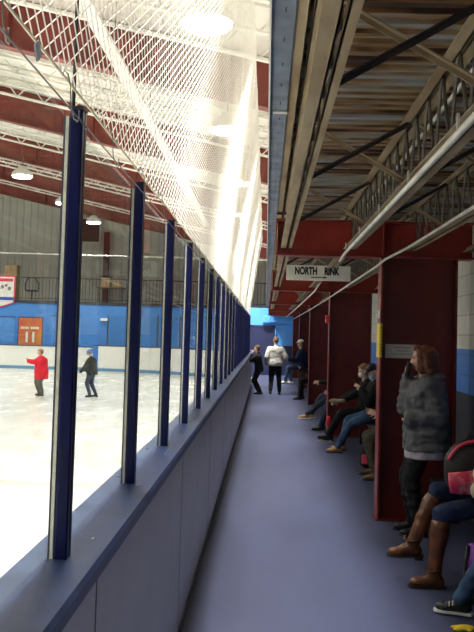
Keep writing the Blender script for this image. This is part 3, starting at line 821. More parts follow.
# ------------------------------------------------------------------ people
M['skin'] = mat('skin_light', (.62, .36, .26), .55, var=.05)
M['eye'] = mat('eye_dark', (.02, .015, .012), .3)
M['lip'] = mat('lips', (.45, .16, .13), .5)
def cloth(name, col, var=.22, bump=.35, scale=14, rough=.85, col2=None): return mat(name, col, rough, var=var, scale=scale, bump=bump, bscale=160, col2=col2, spec=.25)
Zv = V((0, 0, 1))
def ik(a, b, l1, l2, pole):
    a = V(a); b = V(b); d = b-a; L = min(d.length, (l1+l2)*.995); dh = d.normalized(); b = a+dh*L
    x = (l1*l1-l2*l2+L*L)/(2*L); h = math.sqrt(max(0, l1*l1-x*x))
    p = V(pole); p = (p-p.dot(dh)*dh).normalized()
    return a+dh*x+p*h, b
def basis(x, y, z): return Matrix((x, y, z)).transposed()
def hand(mb, wrist, d, palm, side, s=1.0, curl=.35):
    """d: pointing direction, palm: the way the palm faces, side: +1/-1 where the thumb sits"""
    d = V(d).normalized(); palm = V(palm); palm = (palm-palm.dot(d)*d).normalized(); lat = d.cross(palm)*side
    w = V(wrist)
    mb.ell(w+d*.045*s, (.036*s, .050*s, .016*s), basis(lat, d, palm), 12)
    mb.rcone(w-d*.01*s, .022*s, w+d*.03*s, .022*s, 10)
    for i, (o, L) in enumerate(((.027, .072), (.009, .080), (-.010, .074), (-.028, .058))):
        p = w+d*.082*s+lat*o*s; dd = d.copy(); r = .0088*s
        for k, f in enumerate((.45, .32, .23)):
            a = curl*(.6+.5*k+.06*i); dd = (dd*math.cos(a)+palm*math.sin(a)).normalized()
            q = p+dd*L*f*s; mb.rcone(p, r, q, r*.9, 8); p = q; r *= .93
    p = w+d*.03*s+lat*.03*s; dd = (d*.55+lat*.75+palm*.35).normalized()
    q = p+dd*.036*s; mb.rcone(p, .012*s, q, .0105*s, 8); dd = (d*.8+lat*.25+palm*.5).normalized(); mb.rcone(q, .0102*s, q+dd*.03*s, .0085*s, 8)
def head(mb, c, look, up, s=1.0):
    y = V(look).normalized(); z = V(up); z = (z-z.dot(y)*y).normalized(); x = y.cross(z)
    B = basis(x, y, z); P = lambda a, b_, c_: c+x*a*s+y*b_*s+z*c_*s
    mb.ell(P(0, -.008, .028), (.073*s, .092*s, .088*s), B, 20)
    mb.ell(P(0, .028, -.035), (.056*s, .062*s, .078*s), B, 18)
    mb.ell(P(0, .060, -.088), (.024*s, .022*s, .020*s), B, 12)
    mb.rcone(P(0, .088, .012), .009*s, P(0, .108, -.028), .013*s, 10)
    mb.rcone(P(-.035, .080, .028), .010*s, P(.035, .080, .028), .010*s, 10)
    for q in (-1, 1):
        mb.ell(P(q*.014, .096, -.032), (.009*s, .010*s, .008*s), B, 8)
        mb.ell(P(q*.074, -.008, -.008), (.010*s, .022*s, .032*s), B, 10)
        mb.ell(P(q*.036, .066, -.022), (.020*s, .018*s, .018*s), B, 10)
    mb.rcone(P(-.018, .086, -.060), .009*s, P(.018, .086, -.060), .009*s, 8)
    return P, B
def leg_shapes(mb, hip, knee, ank, r0, r1, r2, r3):
    mb.rcone(hip, r0, knee, r1); mb.rcone(knee, r1, knee.lerp(ank, .35), r2*1.05); mb.rcone(knee.lerp(ank, .35), r2*1.05, ank, r3)
def torso_rings(pel, nb, lat, fwd, hw, s, bulk, drop=0.0, top=1.0):
    """rings from the hem up to the neck"""
    ax = (nb-pel); L = ax.length; a = ax.normalized(); out = []
    for t_, w, dd, f in ((-drop/L if drop else -.06, .172, .125, .0), (.04, .172, .130, -.005), (.28, .152, .115, .0), (.52, .162, .122, .008), (.78, .178, .115, .0), (.92, .150, .090, -.01), (1.0, .075, .066, -.005)):
        if t_ > top: break
        out.append((pel+a*t_*L+fwd*f*s, lat*w*s*bulk*hw, fwd*dd*s*bulk))
    return out
def figure(label, group=None, pel=(0, 0, .9), face=(0, 1, 0), lean=(0, 0, 1), s=1.0, feet=None, wrists=None, hands=None, look=None, hd=None,
           top=None, pants=None, shoes=None, hair=None, hairstyle='short', skin=None, bulk=1.0, voxel=.012, kpole=None, epole=None, cap=None, mask=None,
           drop=.10, hood=False, boot=False, shirt=None, headup=None, hw=1.0, legw=1.0, scarf=None, sole=None, neck_t=.4, helmet=None, blades=None, wr=.010):
    pel = V(pel); f = V(face).normalized(); lat = Zv.cross(f)*1.0; lat.normalize()          # lat: the figure's left
    up = V(lean).normalized(); fw = lat.cross(up).normalized()
    if fw.dot(f) < 0: fw = -fw
    nb = pel+up*.50*s
    look = V(look or f).normalized(); hup = V(headup or (0, 0, 1))
    hc = V(hd) if hd is not None else nb+(up*neck_t+Zv*(1-neck_t)).normalized()*.185*s+look*.03*s
    sh = [nb-up*.065*s+lat*q*.165*s*hw for q in (1, -1)]
    hip = [pel+lat*q*.088*s for q in (1, -1)]
    kp = kpole or f
    kps = kp if isinstance(kp, list) else [kp, kp]
    knees = []; anks = []
    for i in (0, 1):
        k, a = ik(hip[i], feet[i][0], .43*s, .43*s, kps[i]); knees.append(k); anks.append(a)
    el = []; wr_ = []
    eps = epole if isinstance(epole, list) else [epole or (-f-Zv*.6)]*2
    for i in (0, 1):
        e, w = ik(sh[i], wrists[i], .29*s, .255*s, eps[i]); el.append(e); wr_.append(w)
    sk = skin or M['skin']
    # body
    b = MB()
    b.loft(torso_rings(pel, nb, lat, fw, hw*.9, s, .92), 18)
    b.rcone(nb-up*.03*s, .058*s, hc-hup.normalized()*.06*s, .050*s)
    P, B = head(b, hc, look, hup, s)
    for i in (0, 1):
        leg_shapes(b, hip[i], knees[i], anks[i], .078*s, .055*s, .052*s, .036*s)
        t_ = V(feet[i][1]).normalized(); b.rcone(anks[i]-Zv*.02*s, .034*s, anks[i]+t_*.11*s-Zv*.056*s, .018*s)
        b.rcone(sh[i], .052*s, el[i], .040*s); b.rcone(el[i], .040*s, wr_[i], .026*s)
        hd_, pl_, cu_ = (hands[i] if hands else ((wr_[i]-el[i]).normalized(), -lat*(1 if i == 0 else -1), .4))
        hand(b, wr_[i], hd_, pl_, 1 if i == 0 else -1, s, cu_)
    root = organic('person', b, sk, None, min(voxel, .012) if voxel < .02 else voxel, 3)
    tag(root, label, 'person', group)
    # eyes
    b = MB()
    for q in (-1, 1): b.ell(P(q*.034, .080, .010), (.012*s, .009*s, .006*s), B, 8)
    b.build('eyes', M['eye'], root, True)
    if not mask:
        b = MB(); b.rcone(P(-.019, .092, -.060), .005*s, P(.019, .092, -.060), .005*s, 8); b.build('mouth', M['lip'], root, True)
    # pants
    b = MB(); b.ell(pel+up*.01*s, (.168*s*hw, .125*s*bulk, .13*s), basis(lat, fw, up), 18)
    for i in (0, 1):
        if boot: b.rcone(hip[i], .094*s*legw, knees[i], .068*s*legw); b.rcone(knees[i], .068*s*legw, knees[i].lerp(anks[i], .28), .052*s)
        else: leg_shapes(b, hip[i], knees[i], anks[i]+Zv*.01, .094*s*legw, .070*s*legw, .062*s*legw, .052*s*legw)
    organic('trousers', b, pants, root, voxel, 5, wrinkle=wr*.8)
    # top
    b = MB(); b.loft(torso_rings(pel, nb, lat, fw, hw, s, 1.12*bulk, drop*s), 20)
    for i in (0, 1):
        b.rcone(sh[i]-up*.005, .074*s*bulk, el[i], .062*s*bulk); b.rcone(el[i], .062*s*bulk, wr_[i]-(wr_[i]-el[i]).normalized()*.01, .045*s*bulk)
    if hood:
        b.ell(nb-fw*.07*s+Zv*.01*s, (.125*s, .095*s, .06*s), basis(lat, fw, up), 16); b.rcone(nb-lat*.09*s, .05*s, nb+lat*.09*s, .05*s)
    else: b.rcone(nb-up*.03*s, .070*s, nb+up*.02*s, .064*s)
    organic('jacket', b, top, root, voxel, 5, wrinkle=wr)
    if shirt:
        b = MB(); a = up
        r_ = torso_rings(pel, nb, lat, fw, hw, s, 1.04*bulk, (drop+.07)*s)[:2]
        b.loft(r_, 20); organic('shirt_hem', b, shirt, root, voxel, 3, wrinkle=.004)
    # shoes
    for i in (0, 1):
        t_ = V(feet[i][1]).normalized(); a = anks[i]; n = feet[i][2] if len(feet[i]) > 2 else Zv
        n = V(n); n = (n-n.dot(t_)*t_).normalized(); l_ = t_.cross(n); h = .082*s
        b = MB(); Bm = basis(l_, t_, n)
        b.ell(a-t_*.035*s-n*(h-.035*s), (.036*s, .045*s, .045*s), Bm, 14)
        b.rcone(a-n*.03*s, .042*s, a+t_*.06*s-n*(h-.042*s), .036*s)
        b.ell(a+t_*.10*s-n*(h-.028*s), (.043*s, .075*s, .036*s), Bm, 14)
        b.rcone(a-t_*.03*s-n*(h-.03*s), .034*s, a+t_*.12*s-n*(h-.03*s), .034*s)
        if boot:
            k = knees[i]; tp = a.lerp(k, .76); b.rcone(a-n*.02*s, .048*s, a.lerp(k, .3), .055*s); b.rcone(a.lerp(k, .3), .055*s, tp, .070*s); b.rcone(tp, .070*s, a.lerp(k, .80), .069*s)
        else: b.rcone(a-n*.02*s, .042*s, a+n*.015*s, .042*s)
        p0 = a-n*(h-.004)
        so = organic('boot' if boot else 'shoe', b, shoes, root, min(voxel, .009), 3, clamp=(p0, n), wrinkle=.006 if boot else 0, wscale=9)
        b = MB()
        ol = [(-.040, -.072), (-.030, -.083), (.0, -.088), (.030, -.083), (.040, -.072), (.036, .02), (.046, .10), (.038, .155), (.015, .178), (-.015, .178), (-.038, .155), (-.046, .10), (-.036, .02)]
        r0 = [b.bm.verts.new(p0+l_*x*s+t_*y*s+n*.004) for x, y in ol]; r1 = [b.bm.verts.new(p0+l_*x*s+t_*y*s-n*.012*s) for x, y in ol]; b.skin([r0, r1])
        if boot:
            hb = [(-.034, -.078), (.034, -.078), (.034, -.02), (-.034, -.02)]
            r0 = [b.bm.verts.new(p0+l_*x*s+t_*y*s-n*.010*s) for x, y in hb]; r1 = [b.bm.verts.new(p0+l_*x*s+t_*y*s-n*.032*s) for x, y in hb]; b.skin([r0, r1])
        b.build('sole', sole or M['black'], so)
        if boot:
            b = MB(); pts = []
            c0 = a+n*.035*s
            for q in range(17):
                an = 2*PI*q/16; pts.append(c0+l_*math.cos(an)*.051*s+t_*math.sin(an)*.052*s+n*.008*math.sin(an*2))
            b.tube(pts, .007, 6); b.build('ankle_strap', M['strap'], so, True)
            b = MB(); b.ell(c0+l_*.06*s*(1 if q else 1), (.010, .012, .012)); b.build('buckle', M['alu'], so, True)
        if blades:
            b = MB(); b.bar(p0-t_*.09*s-n*.045, p0+t_*.17*s-n*.045, .004, .012, up=n)
            for q in (-.05, .10): b.bar(p0+t_*q*s, p0+t_*q*s-n*.045, .012, .03)
            b.build('blade', M['alu'], so)
    # hair
    if hair is not None:
        b = MB()
        b.ell(P(0, -.022, .044), (.080*s, .092*s, .086*s), B, 20)
        if hairstyle == 'bob':
            b.ell(P(0, -.055, -.005), (.098*s, .095*s, .115*s), B, 18)
            for q in (-1, 1):
                b.rcone(P(q*.070, .022, .06), .030*s, P(q*.086, .022, -.11), .030*s); b.rcone(P(q*.065, -.03, .03), .044*s, P(q*.075, -.045, -.135), .046*s)
            b.rcone(P(0, -.085, .02), .065*s, P(0, -.095, -.13), .055*s)
            b.rcone(P(-.03, .045, .10), .028*s, P(.03, .045, .10), .028*s)
        elif hairstyle == 'short':
            b.ell(P(0, -.050, .0), (.070*s, .058*s, .075*s), B, 16)
        elif hairstyle == 'mop':
            b.ell(P(0, -.040, .01), (.083*s, .078*s, .085*s), B, 16); b.rcone(P(-.04, .055, .075), .028*s, P(.04, .055, .075), .028*s)
        organic('hair', b, hair, root, .010 if voxel < .02 else .016, 3, wrinkle=.008 if hairstyle != 'short' else .003, wscale=28)
    if cap:
        b = MB(); b.ell(P(0, -.008, .068), (.084*s, .100*s, .066*s), B, 20); b.ell(P(0, .098, .048), (.060*s, .060*s, .010*s), B, 14)
        organic('cap', b, cap, root, .010, 2)
    if helmet:
        b = MB(); b.ell(P(0, -.012, .05), (.100*s, .122*s, .098*s), B, 20); b.rcone(P(-.085, 0, .0), .025*s, P(-.08, 0, -.03), .02*s); b.rcone(P(.085, 0, .0), .025*s, P(.08, 0, -.03), .02*s)
        hm = organic('helmet', b, helmet, root, .014, 2)
        b = MB()
        for q in (-.04, 0, .04): b.tube([P(q, .105, .06), P(q, .125, -.02), P(q, .10, -.09)], .003, 5)
        for q in (.03, -.02, -.07): b.tube([P(-.07, .07, q), P(0, .125, q), P(.07, .07, q)], .003, 5)
        b.build('face_cage', M['steel'], hm)
    if mask:
        b = MB(); b.ell(P(0, .058, -.056), (.056*s, .060*s, .052*s), B, 16); mk = organic('face_mask', b, mask, root, .009, 2)
        b = MB()
        for q in (-1, 1): b.tube([P(q*.05, .06, -.03), P(q*.074, .02, -.012), P(q*.08, -.015, -.01)], .002, 5)
        b.build('ear_loops', M['signw'], mk)
    if scarf:
        b = MB()
        pts = [nb+lat*math.cos(q*PI/8)*.08*s+fw*math.sin(q*PI/8)*.075*s+Zv*.03*s for q in range(17)]
        b.tube(pts, .035*s, 10); organic('scarf', b, scarf, root, .012, 3, wrinkle=.006)
    return dict(root=root, P=P, knees=knees, anks=anks, wr=wr_, el=el, nb=nb, up=up, lat=lat, fw=fw, hc=hc)

M['strap'] = mat('boot_strap', (.10, .035, .012), .5)
jeans = cloth('denim', (.045, .085, .17), var=.3, scale=6); jeans_d = cloth('dark_denim', (.022, .035, .085), var=.3, scale=6)
blk = cloth('black_cloth', (.012, .012, .014)); greyc = cloth('coat_grey', (.13, .13, .14), var=.2, scale=10)
brownb = mat('brown_leather', (.20, .070, .025), .38, var=.3, scale=14, bump=.2, bscale=60, col2=(.10, .032, .012))
tanb = mat('tan_leather', (.36, .19, .07), .45, var=.2, scale=12)
hairr = mat('auburn_hair', (.15, .038, .014), .5, var=.4, scale=30, bump=.5, bscale=120, stretch=(3, 3, .4))
hairb = mat('brown_hair', (.09, .045, .02), .6, var=.3, scale=30, bump=.4, bscale=120); hairl = mat('light_brown_hair', (.30, .15, .06), .6, var=.3, scale=30, bump=.4, bscale=120)
whitec = M['signw']

# standing woman, in profile to the ice, hand with phone at her face
def v3(*a): return V(a)
wx, wy = 1.44, 7.62
W = figure('standing woman in a grey hooded coat holding a phone to her face', pel=(wx+.03, wy, .90), face=(-1, .10, 0), lean=(-.02, 0, 1), s=.985,
   feet=[((wx-.04, wy-.11, .085), (-1, .0, 0)), ((wx-.06, wy+.11, .085), (-1, .15, 0))],
   wrists=[(wx-.15, wy-.16, 1.04), (wx-.135, wy+.02, 1.385)], hands=[((-.3, .8, -.4), (0, 1, 0), .6), ((-.25, -.1, 1), (.7, -.5, 0), .7)],
   epole=[(1, -.35, -.4), (.35, .3, -1)], look=(-1, .18, -.12), top=greyc, pants=blk, shoes=M['black'], hair=hairr, hairstyle='bob', bulk=1.52, hw=.86, voxel=.010,
   drop=.15, hood=True, shirt=cloth('light_shirt', (.42, .39, .44)), wr=.020, legw=1.15)
ph = W['wr'][1]
t = empty('mobile_phone', tuple(ph+V((-.02, -.05, .05))))
b = MB(); b.bar(ph+V((-.02, -.055, .02)), ph+V((.0, -.045, .15)), .068, .009, up=(1, -.9, 0)); b.build('case', M['black'], t)
b = MB(); b.bar(ph+V((-.014, -.060, .027)), ph+V((.006, -.050, .142)), .062, .008, up=(1, -.9, 0)); b.build('screen', mat('screen_glass', (.03, .03, .04), .1), t)
tag(t, 'black phone held up by the standing woman', 'phone')

# seated woman in brown boots, right at the frame's edge
Aw = figure('seated person in dark blue jeans and knee high brown boots with legs crossed', pel=(1.70, 6.12, .590), face=(-1, 0, 0), lean=(.12, 0, 1), s=1.0,
   feet=[((1.225, 5.98, .095), (-1, .0, 0)), ((1.09, 6.12, .27), (-.95, -.05, .0), (.05, -.1, 1))],
   kpole=[(-.5, 0, 1), (-.35, -.05, 1)],
   wrists=[(1.50, 5.96, .74), (1.52, 6.28, .76)], hands=[((-1, .5, -.1), (0, 0, -1), .3), ((-1, -.5, -.1), (0, 0, -1), .3)],
   look=(-.6, .8, -.15), top=blk, pants=jeans_d, shoes=brownb, hair=hairb, hairstyle='bob', boot=True, voxel=.010, legw=.98, sole=mat('boot_sole', (.03, .018, .012), .5))

def backpack():
    t = empty('backpack', (1.57, 6.12, .74)); cx, cy, cz = 1.47, 5.94, .86
    b = MB(); b.ell((cx, cy, cz), (.20, .12, .20), None, 24); b.ell((cx, cy+.02, cz-.07), (.19, .12, .15), None, 20)
    organic('bag_body', b, mat('bag_black', (.02, .018, .014), .6), t, .012, 5)
    b = MB(); pts = [(cx+.185*math.cos(a), cy-.075, cz+.185*math.sin(a)) for a in [R(20+q*7.5) for q in range(20)]]
    b.tube(pts, .013, 8); b.build('pink_piping', mat('piping_pink', (.75, .06, .13), .5), t, True)
    b = MB(); b.loft([(V((cx-.02, cy-.10, cz-.165)), V((.15, 0, 0)), V((0, .045, 0))), (V((cx-.02, cy-.115, cz-.09)), V((.165, 0, 0)), V((0, .045, 0))), (V((cx-.02, cy-.10, cz-.005)), V((.165, 0, .03)), V((0, .045, 0)))], 20, 4)
    pk = mat('pocket_pink', (.62, .03, .09), .5, col2=(.75, .30, .32), scale=16, lo=.5, hi=.62); b.build('pocket', pk, t, True)
    b = MB(); b.ell((cx+.02, cy-.16, cz-.02), (.055, .02, .06)); b.ell((cx+.02, cy-.155, cz-.13), (.07, .03, .075)); b.build('cream_patch', mat('patch_cream', (.78, .72, .50), .6), t, True)
    b = MB(); b.tube([(cx-.04, cy, cz+.19), (cx-.02, cy, cz+.24), (cx+.03, cy, cz+.24), (cx+.05, cy, cz+.19)], .009, 6); b.build('grab_handle', M['black'], t, True)
    tag(t, 'black backpack with pink piping and a pink patterned pocket on the booted lap', 'backpack')
backpack()
# purple bag under the bench
t = empty('shoulder_bag', (1.50, 5.55, .12))
b = MB(); b.loft([(V((1.49, 5.62, .13)), V((.12, 0, 0)), V((0, .08, 0))), (V((1.49, 5.62, .28)), V((.14, 0, 0)), V((0, .09, 0))), (V((1.49, 5.62, .40)), V((.11, 0, 0)), V((0, .06, 0)))], 20, 3); b.build('bag_body', mat('bag_purple', (.22, .04, .42), .5), t, True)
b = MB(); b.tube([(1.37, 5.60, .40), (1.345, 5.57, .30), (1.34, 5.56, .18), (1.35, 5.57, .06), (1.40, 5.6, .02)], .012, 8); b.build('strap', M['black'], t, True)
b = MB(); b.ell((1.49, 5.62, .07), (.14, .09, .07)); b.build('bag_base', M['black'], t, True)
tag(t, 'purple bag with a black strap standing on the floor by the bench', 'bag')

# person at the very corner: jeans and black laced trainers
Bp = figure('seated person cut off at the bottom corner, light jeans and black laced trainers', pel=(1.83, 5.22, .590), face=(-1, .05, 0), lean=(0, 0, 1), s=.93, bulk=.9,
   feet=[((1.34, 4.93, .085), (-1, .1, 0)), ((1.28, 5.42, .095), (-.93, .30, .0))], kpole=[(-.4, 0, 1), (-.4, 0, 1)],
   wrists=[(1.60, 5.08, .74), (1.60, 5.34, .74)], look=(-1, -.3, -.4), top=blk, pants=jeans, shoes=mat('trainer_black', (.02, .02, .022), .4), hair=hairb, hairstyle='short', voxel=.011,
   sole=mat('trainer_sole', (.7, .7, .66), .5))
for i in (0, 1):
    a = Bp['anks'][i]; t_ = V(((-1, .1, 0), (-.93, .30, 0))[i]).normalized(); l_ = t_.cross(Zv)
    sh_ = [c for c in Bp['root'].children if c.name.startswith('shoe')][i]
    for q in range(4):
        b = MB(); c0 = a+t_*(.045+.022*q)-Zv*(.022+.009*q); b.tube([c0-l_*.034-Zv*.006, c0-l_*.015+Zv*.016, c0+l_*.015+Zv*.016, c0+l_*.034-Zv*.006], .005, 6); b.build('lace', M['signw'], sh_, True)
b = MB(); c0 = Bp['anks'][0]; b.ell((1.25, 5.16, .014), (.06, .045, .014)); b.ell((1.20, 5.13, .012), (.035, .015, .012)); b.ell((1.20, 5.17, .012), (.04, .014, .012)); b.ell((1.27, 5.11, .012), (.015, .03, .011))
tag(organic('yellow_glove', b, mat('glove_yellow', (.85, .62, .03), .5), None, .006, 2), 'bright yellow scrap lying by the trainers at the bottom corner', 'glove')

# adult in jeans and tan shoes, bent over a phone, black cap, blue mask
mblue = mat('mask_blue', (.30, .55, .70), .7); mwhite = mat('mask_white', (.72, .72, .70), .7)
Cp = figure('seated person in a black jacket, blue jeans and tan shoes bent over a phone', pel=(1.70, 12.75, .590), face=(-1, -.05, 0), lean=(-.06, 0, 1), s=.96,
   feet=[((1.12, 12.66, .085), (-1, -.1, 0)), ((1.20, 12.95, .085), (-1, .1, 0))], kpole=[(-.3, 0, 1), (-.3, 0, 1)],
   wrists=[(1.46, 12.62, .98), (1.46, 12.82, .98)], hands=[((-.8, .35, .4), (.3, .8, 0), .6), ((-.8, -.35, .4), (.3, -.8, 0), .6)], epole=[(.6, -.5, -1), (.6, .5, -1)],
   look=(-.8, -.15, -.60), headup=(-.3, 0, 1), top=blk, pants=jeans, shoes=tanb, hair=M['black'], hairstyle='short', cap=M['black'], mask=mblue, bulk=1.2, voxel=.014, hood=True)
t = empty('mobile_phone', (1.38, 12.72, 1.0)); b = MB(); b.bar((1.39, 12.72, .98), (1.35, 12.72, 1.11), .07, .009, up=(1, 0, .3)); b.build('case', M['black'], t)
b = MB(); b.bar((1.396, 12.72, .987), (1.356, 12.72, 1.105), .062, .0035, up=(1, 0, .3)); b.build('screen', mat('screen_pale', (.4, .5, .6), .2), t)
tag(t, 'phone held low by the seated person in the blue mask', 'phone')
# child beside
Dp = figure('child with light brown hair and pale mask seated behind the blue masked adult', pel=(1.62, 13.30, .585), face=(-1, -.02, 0), lean=(-.04, 0, 1), s=.93,
   feet=[((1.02, 13.30, .20), (-1, -.05, .1)), ((1.06, 13.52, .16), (-1, .05, .1))], kpole=[(-.3, 0, 1), (-.3, 0, 1)],
   wrists=[(1.14, 13.12, .72), (1.16, 13.36, .72)], look=(-1, -.25, -.2), top=blk, pants=blk, shoes=M['black'], hair=hairl, hairstyle='mop', mask=mwhite, bulk=1.1, voxel=.014, hood=True, blades=True)
b = MB(); b.ell((1.10, 13.05, .745), (.10, .06, .035)); b.ell((1.20, 13.03, .75), (.07, .05, .035)); 
o = organic('knit_hat', b, cloth('knit_tan', (.34, .26, .17)), None, .010, 3, wrinkle=.006); tag(o, 'tan knitted hat lying on the masked child\'s lap', 'hat')
b = MB(); b.ell((1.03, 13.78, .42), (.05, .06, .10)); b.ell((1.0, 13.74, .36), (.05, .04, .05))
o = organic('red_mitten', b, cloth('mitten_red', (.65, .03, .05)), None, .010, 3, wrinkle=.004); 
bpy.data.objects.remove(o)
t = empty('sports_bag', (1.25, 14.0, 0)); b = MB(); b.ell((1.08, 13.95, .34), (.05, .06, .09)); b.ell((1.12, 13.95, .16), (.05, .08, .16)); organic('bag_body', b, cloth('bag_red', (.60, .03, .05)), t, .014, 3)
tag(t, 'small bright red bag on the floor by the second column', 'bag')
# khaki figure mostly behind the big column
Ep = figure('seated person in olive trousers mostly hidden by the big column', pel=(1.72, 10.45, .590), face=(-1, -.05, 0), lean=(-.1, 0, 1), s=1.0,
   feet=[((1.40, 10.35, .085), (-1, -.1, 0)), ((1.40, 10.72, .085), (-1, .1, 0))], kpole=[(-.6, 0, 1), (-.6, 0, 1)],
   wrists=[(1.42, 10.3, .80), (1.42, 10.6, .80)], look=(-1, 0, -.3), top=cloth('khaki_pattern', (.20, .17, .11), col2=(.08, .07, .05), scale=30), pants=cloth('olive', (.065, .055, .035)),
   shoes=mat('suede_brown', (.12, .075, .04), .8), hair=hairb, hairstyle='short', bulk=1.2, voxel=.014)
t = empty('kit_bag', (1.40, 11.3, 0)); b = MB(); b.ell((1.40, 11.3, .15), (.10, .09, .15)); b.ell((1.40, 11.3, .08), (.11, .10, .08)); organic('bag_body', b, cloth('kit_black', (.015, .015, .016)), t, .012, 3)
b = MB(); b.bbox((1.32, 11.19, .06), (1.46, 11.23, .19), .015); b.build('pink_panel', mat('panel_pink', (.75, .05, .12), .5), t, True)
tag(t, 'black kit bag with a bright pink panel beside the olive trousers', 'bag')
# legs and figures beyond the second column
figure('seated person in dark denim just beyond the second column', pel=(1.62, 15.6, .590), face=(-1, 0, 0), lean=(.05, 0, 1), s=1.0,
   feet=[((1.06, 15.55, .085), (-1, -.1, 0)), ((1.10, 15.85, .085), (-1, .1, 0))], kpole=[(-.3, 0, 1)]*2, wrists=[(1.25, 15.5, .72), (1.26, 15.8, .72)],
   look=(-1, .2, -.2), top=cloth('navy_coat', (.02, .025, .05)), pants=jeans_d, shoes=M['black'], hair=hairb, bulk=1.2, voxel=.018)
figure('seated person in blue jeans and tan trainers, farther of the two beyond the second column', pel=(1.60, 17.6, .590), face=(-1, 0, 0), lean=(-.05, 0, 1), s=1.0,
   feet=[((.86, 17.5, .085), (-1, -.1, 0)), ((1.02, 17.9, .085), (-1, .1, 0))], kpole=[(-.3, 0, 1)]*2, wrists=[(1.16, 17.5, .78), (1.18, 17.7, .78)],
   look=(-1, -.2, -.2), top=blk, pants=cloth('slate_denim', (.035, .045, .075)), shoes=tanb, hair=hairb, bulk=1.15, voxel=.018, sole=M['signw'])
figure('seated person all in black beyond the third column', pel=(1.42, 23.0, .590), face=(-1, -.1, 0), lean=(-.2, 0, 1), s=1.0,
   feet=[((.95, 22.8, .085), (-1, -.2, 0)), ((1.04, 23.2, .085), (-1, .1, 0))], kpole=[(-.3, 0, 1)]*2, wrists=[(1.0, 22.85, .86), (1.02, 23.1, .84)],
   look=(-1, -.3, -.2), top=blk, pants=blk, shoes=M['black'], hair=hairb, bulk=1.2, voxel=.022)
figure('seated man in a white cap, navy jacket and blue jeans at the far end', pel=(1.12, 25.5, .82), face=(-1, -.15, 0), lean=(-.04, 0, 1), s=1.0,
   feet=[((.62, 25.4, .36), (-1, -.1, 0)), ((.80, 25.7, .34), (-1, .1, 0))], kpole=[(-.3, 0, 1)]*2, wrists=[(.72, 25.35, 1.02), (.74, 25.6, 1.0)],
   look=(-1, -.3, -.15), top=cloth('navy_jacket', (.015, .022, .06)), pants=jeans, shoes=M['signw'], hair=hairb, cap=M['signw'], bulk=1.3, voxel=.02)
# walking man and child by the boards
cxm, cym = .30, 24.6
figure('man in a light grey sweater and black trousers walking away down the aisle', pel=(cxm, cym, .90), face=(0, 1, 0), lean=(0, .10, 1), s=1.0,
   feet=[((cxm-.13, cym-.15, .11), (0, 1, -.1)), ((cxm+.14, cym+.12, .085), (0, 1, 0))], wrists=[(cxm-.27, cym+.08, .90), (cxm+.25, cym+.18, 1.02)],
   epole=[(-.25, -1, 0), (.35, -1, 0)], look=(0, 1, -.5), top=cloth('sweater_grey', (.50, .49, .46), var=.08), pants=blk, shoes=M['black'], hair=mat('cropped_hair', (.16, .08, .05), .6), bulk=1.22, voxel=.018, legw=1.15, hw=1.05, drop=.08)
figure('child in black leaning on the boards to look through the glass', pel=(-.18, 24.4, .74), face=(-1, .3, 0), lean=(-.10, 0, 1), s=.86,
   feet=[((-.18, 24.28, .075), (-1, .2, 0)), ((-.12, 24.52, .075), (-.9, .4, 0))], wrists=[(-.40, 24.30, 1.17), (-.40, 24.6, 1.17)],
   look=(-1, .5, 0), top=blk, pants=blk, shoes=M['black'], hair=hairb, hairstyle='mop', bulk=1.0, voxel=.016)
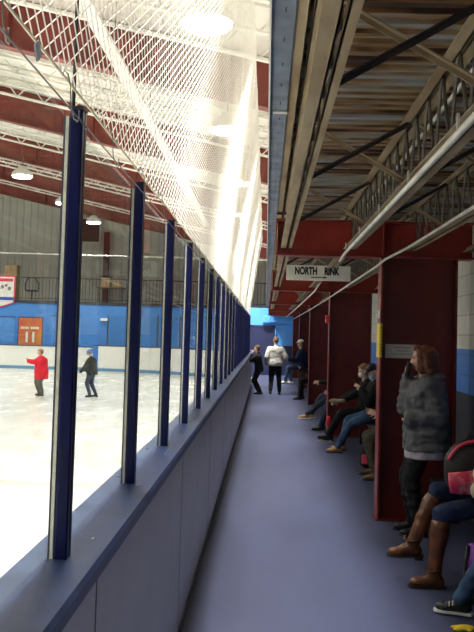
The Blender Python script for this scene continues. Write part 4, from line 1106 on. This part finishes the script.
# skaters
kx, ky, iz = -5.93, 21.9, -.1
redj = cloth('jersey_red', (.68, .02, .04), var=.12)
figure('small skater in a red jacket and grey trousers raising one arm on the ice', pel=(kx, ky, iz+.725), face=(-.85, -.5, 0), lean=(-.04, 0, 1), s=.72,
   feet=[((kx+.06, ky-.10, iz+.13), (-.9, -.4, 0)), ((kx-.05, ky+.12, iz+.13), (-.9, -.4, 0))], wrists=[(kx-.33, ky-.12, iz+.98), (kx-.05, ky+.26, iz+.68)],
   hands=[((-.5, 0, .8), (0, 1, 0), .5), ((-.3, 0, -1), (1, 0, 0), .5)], epole=[(0, -.3, -1), (.8, .2, -.5)], look=(-.9, -.3, 0), top=redj, pants=cloth('snow_trousers_grey', (.10, .11, .09)), shoes=M['black'], hair=hairl, hairstyle='mop', cap=cloth('hat_beige', (.45, .30, .20)),
   bulk=1.75, voxel=.014, legw=1.75, drop=.30, hw=.85, blades=True)
kx, ky = -4.60, 22.0
figure('small skater in a blue helmet and dark jacket skating on the ice', pel=(kx, ky, iz+.735), face=(-.9, .1, 0), lean=(-.10, 0, 1), s=.74,
   feet=[((kx-.02, ky-.08, iz+.13), (-1, 0, 0)), ((kx+.10, ky+.13, iz+.13), (-1, .2, 0))], wrists=[(kx-.30, ky-.12, iz+.70), (kx-.22, ky+.2, iz+.74)],
   hands=[((-1, 0, -.2), (0, 1, 0), 1.0), ((-1, 0, -.2), (0, -1, 0), 1.0)], epole=[(1, -.3, -.4), (1, .3, -.4)], look=(-1, 0, -.1), top=cloth('jacket_olive_black', (.05, .06, .045), col2=(.02, .022, .03), scale=20), pants=cloth('trousers_slate', (.05, .065, .10)), shoes=M['black'], helmet=mat('helmet_blue', (.08, .16, .42), .35),
   bulk=1.35, voxel=.014, legw=1.15, drop=.12, blades=True)
t = empty('bar_stool', (1.17, 25.5, 0))
b = MB(); b.tube([(1.17, 25.5, .655), (1.17, 25.5, .69)], .17, 20); b.build('seat', M['bench'], t, True)
for q in range(4):
    a = PI/4+q*PI/2; b = MB(); b.bar((1.17+.11*math.cos(a), 25.5+.11*math.sin(a), .655), (1.17+.17*math.cos(a), 25.5+.17*math.sin(a), 0), .022); b.build('leg', M['steel'], t)
b = MB(); b.tube([(1.17+.15*math.cos(q*PI/12), 25.5+.15*math.sin(q*PI/12), .25) for q in range(25)], .009, 6); b.build('foot_ring', M['steel'], t, True)
tag(t, 'tall dark stool under the man in the white cap', 'stool')
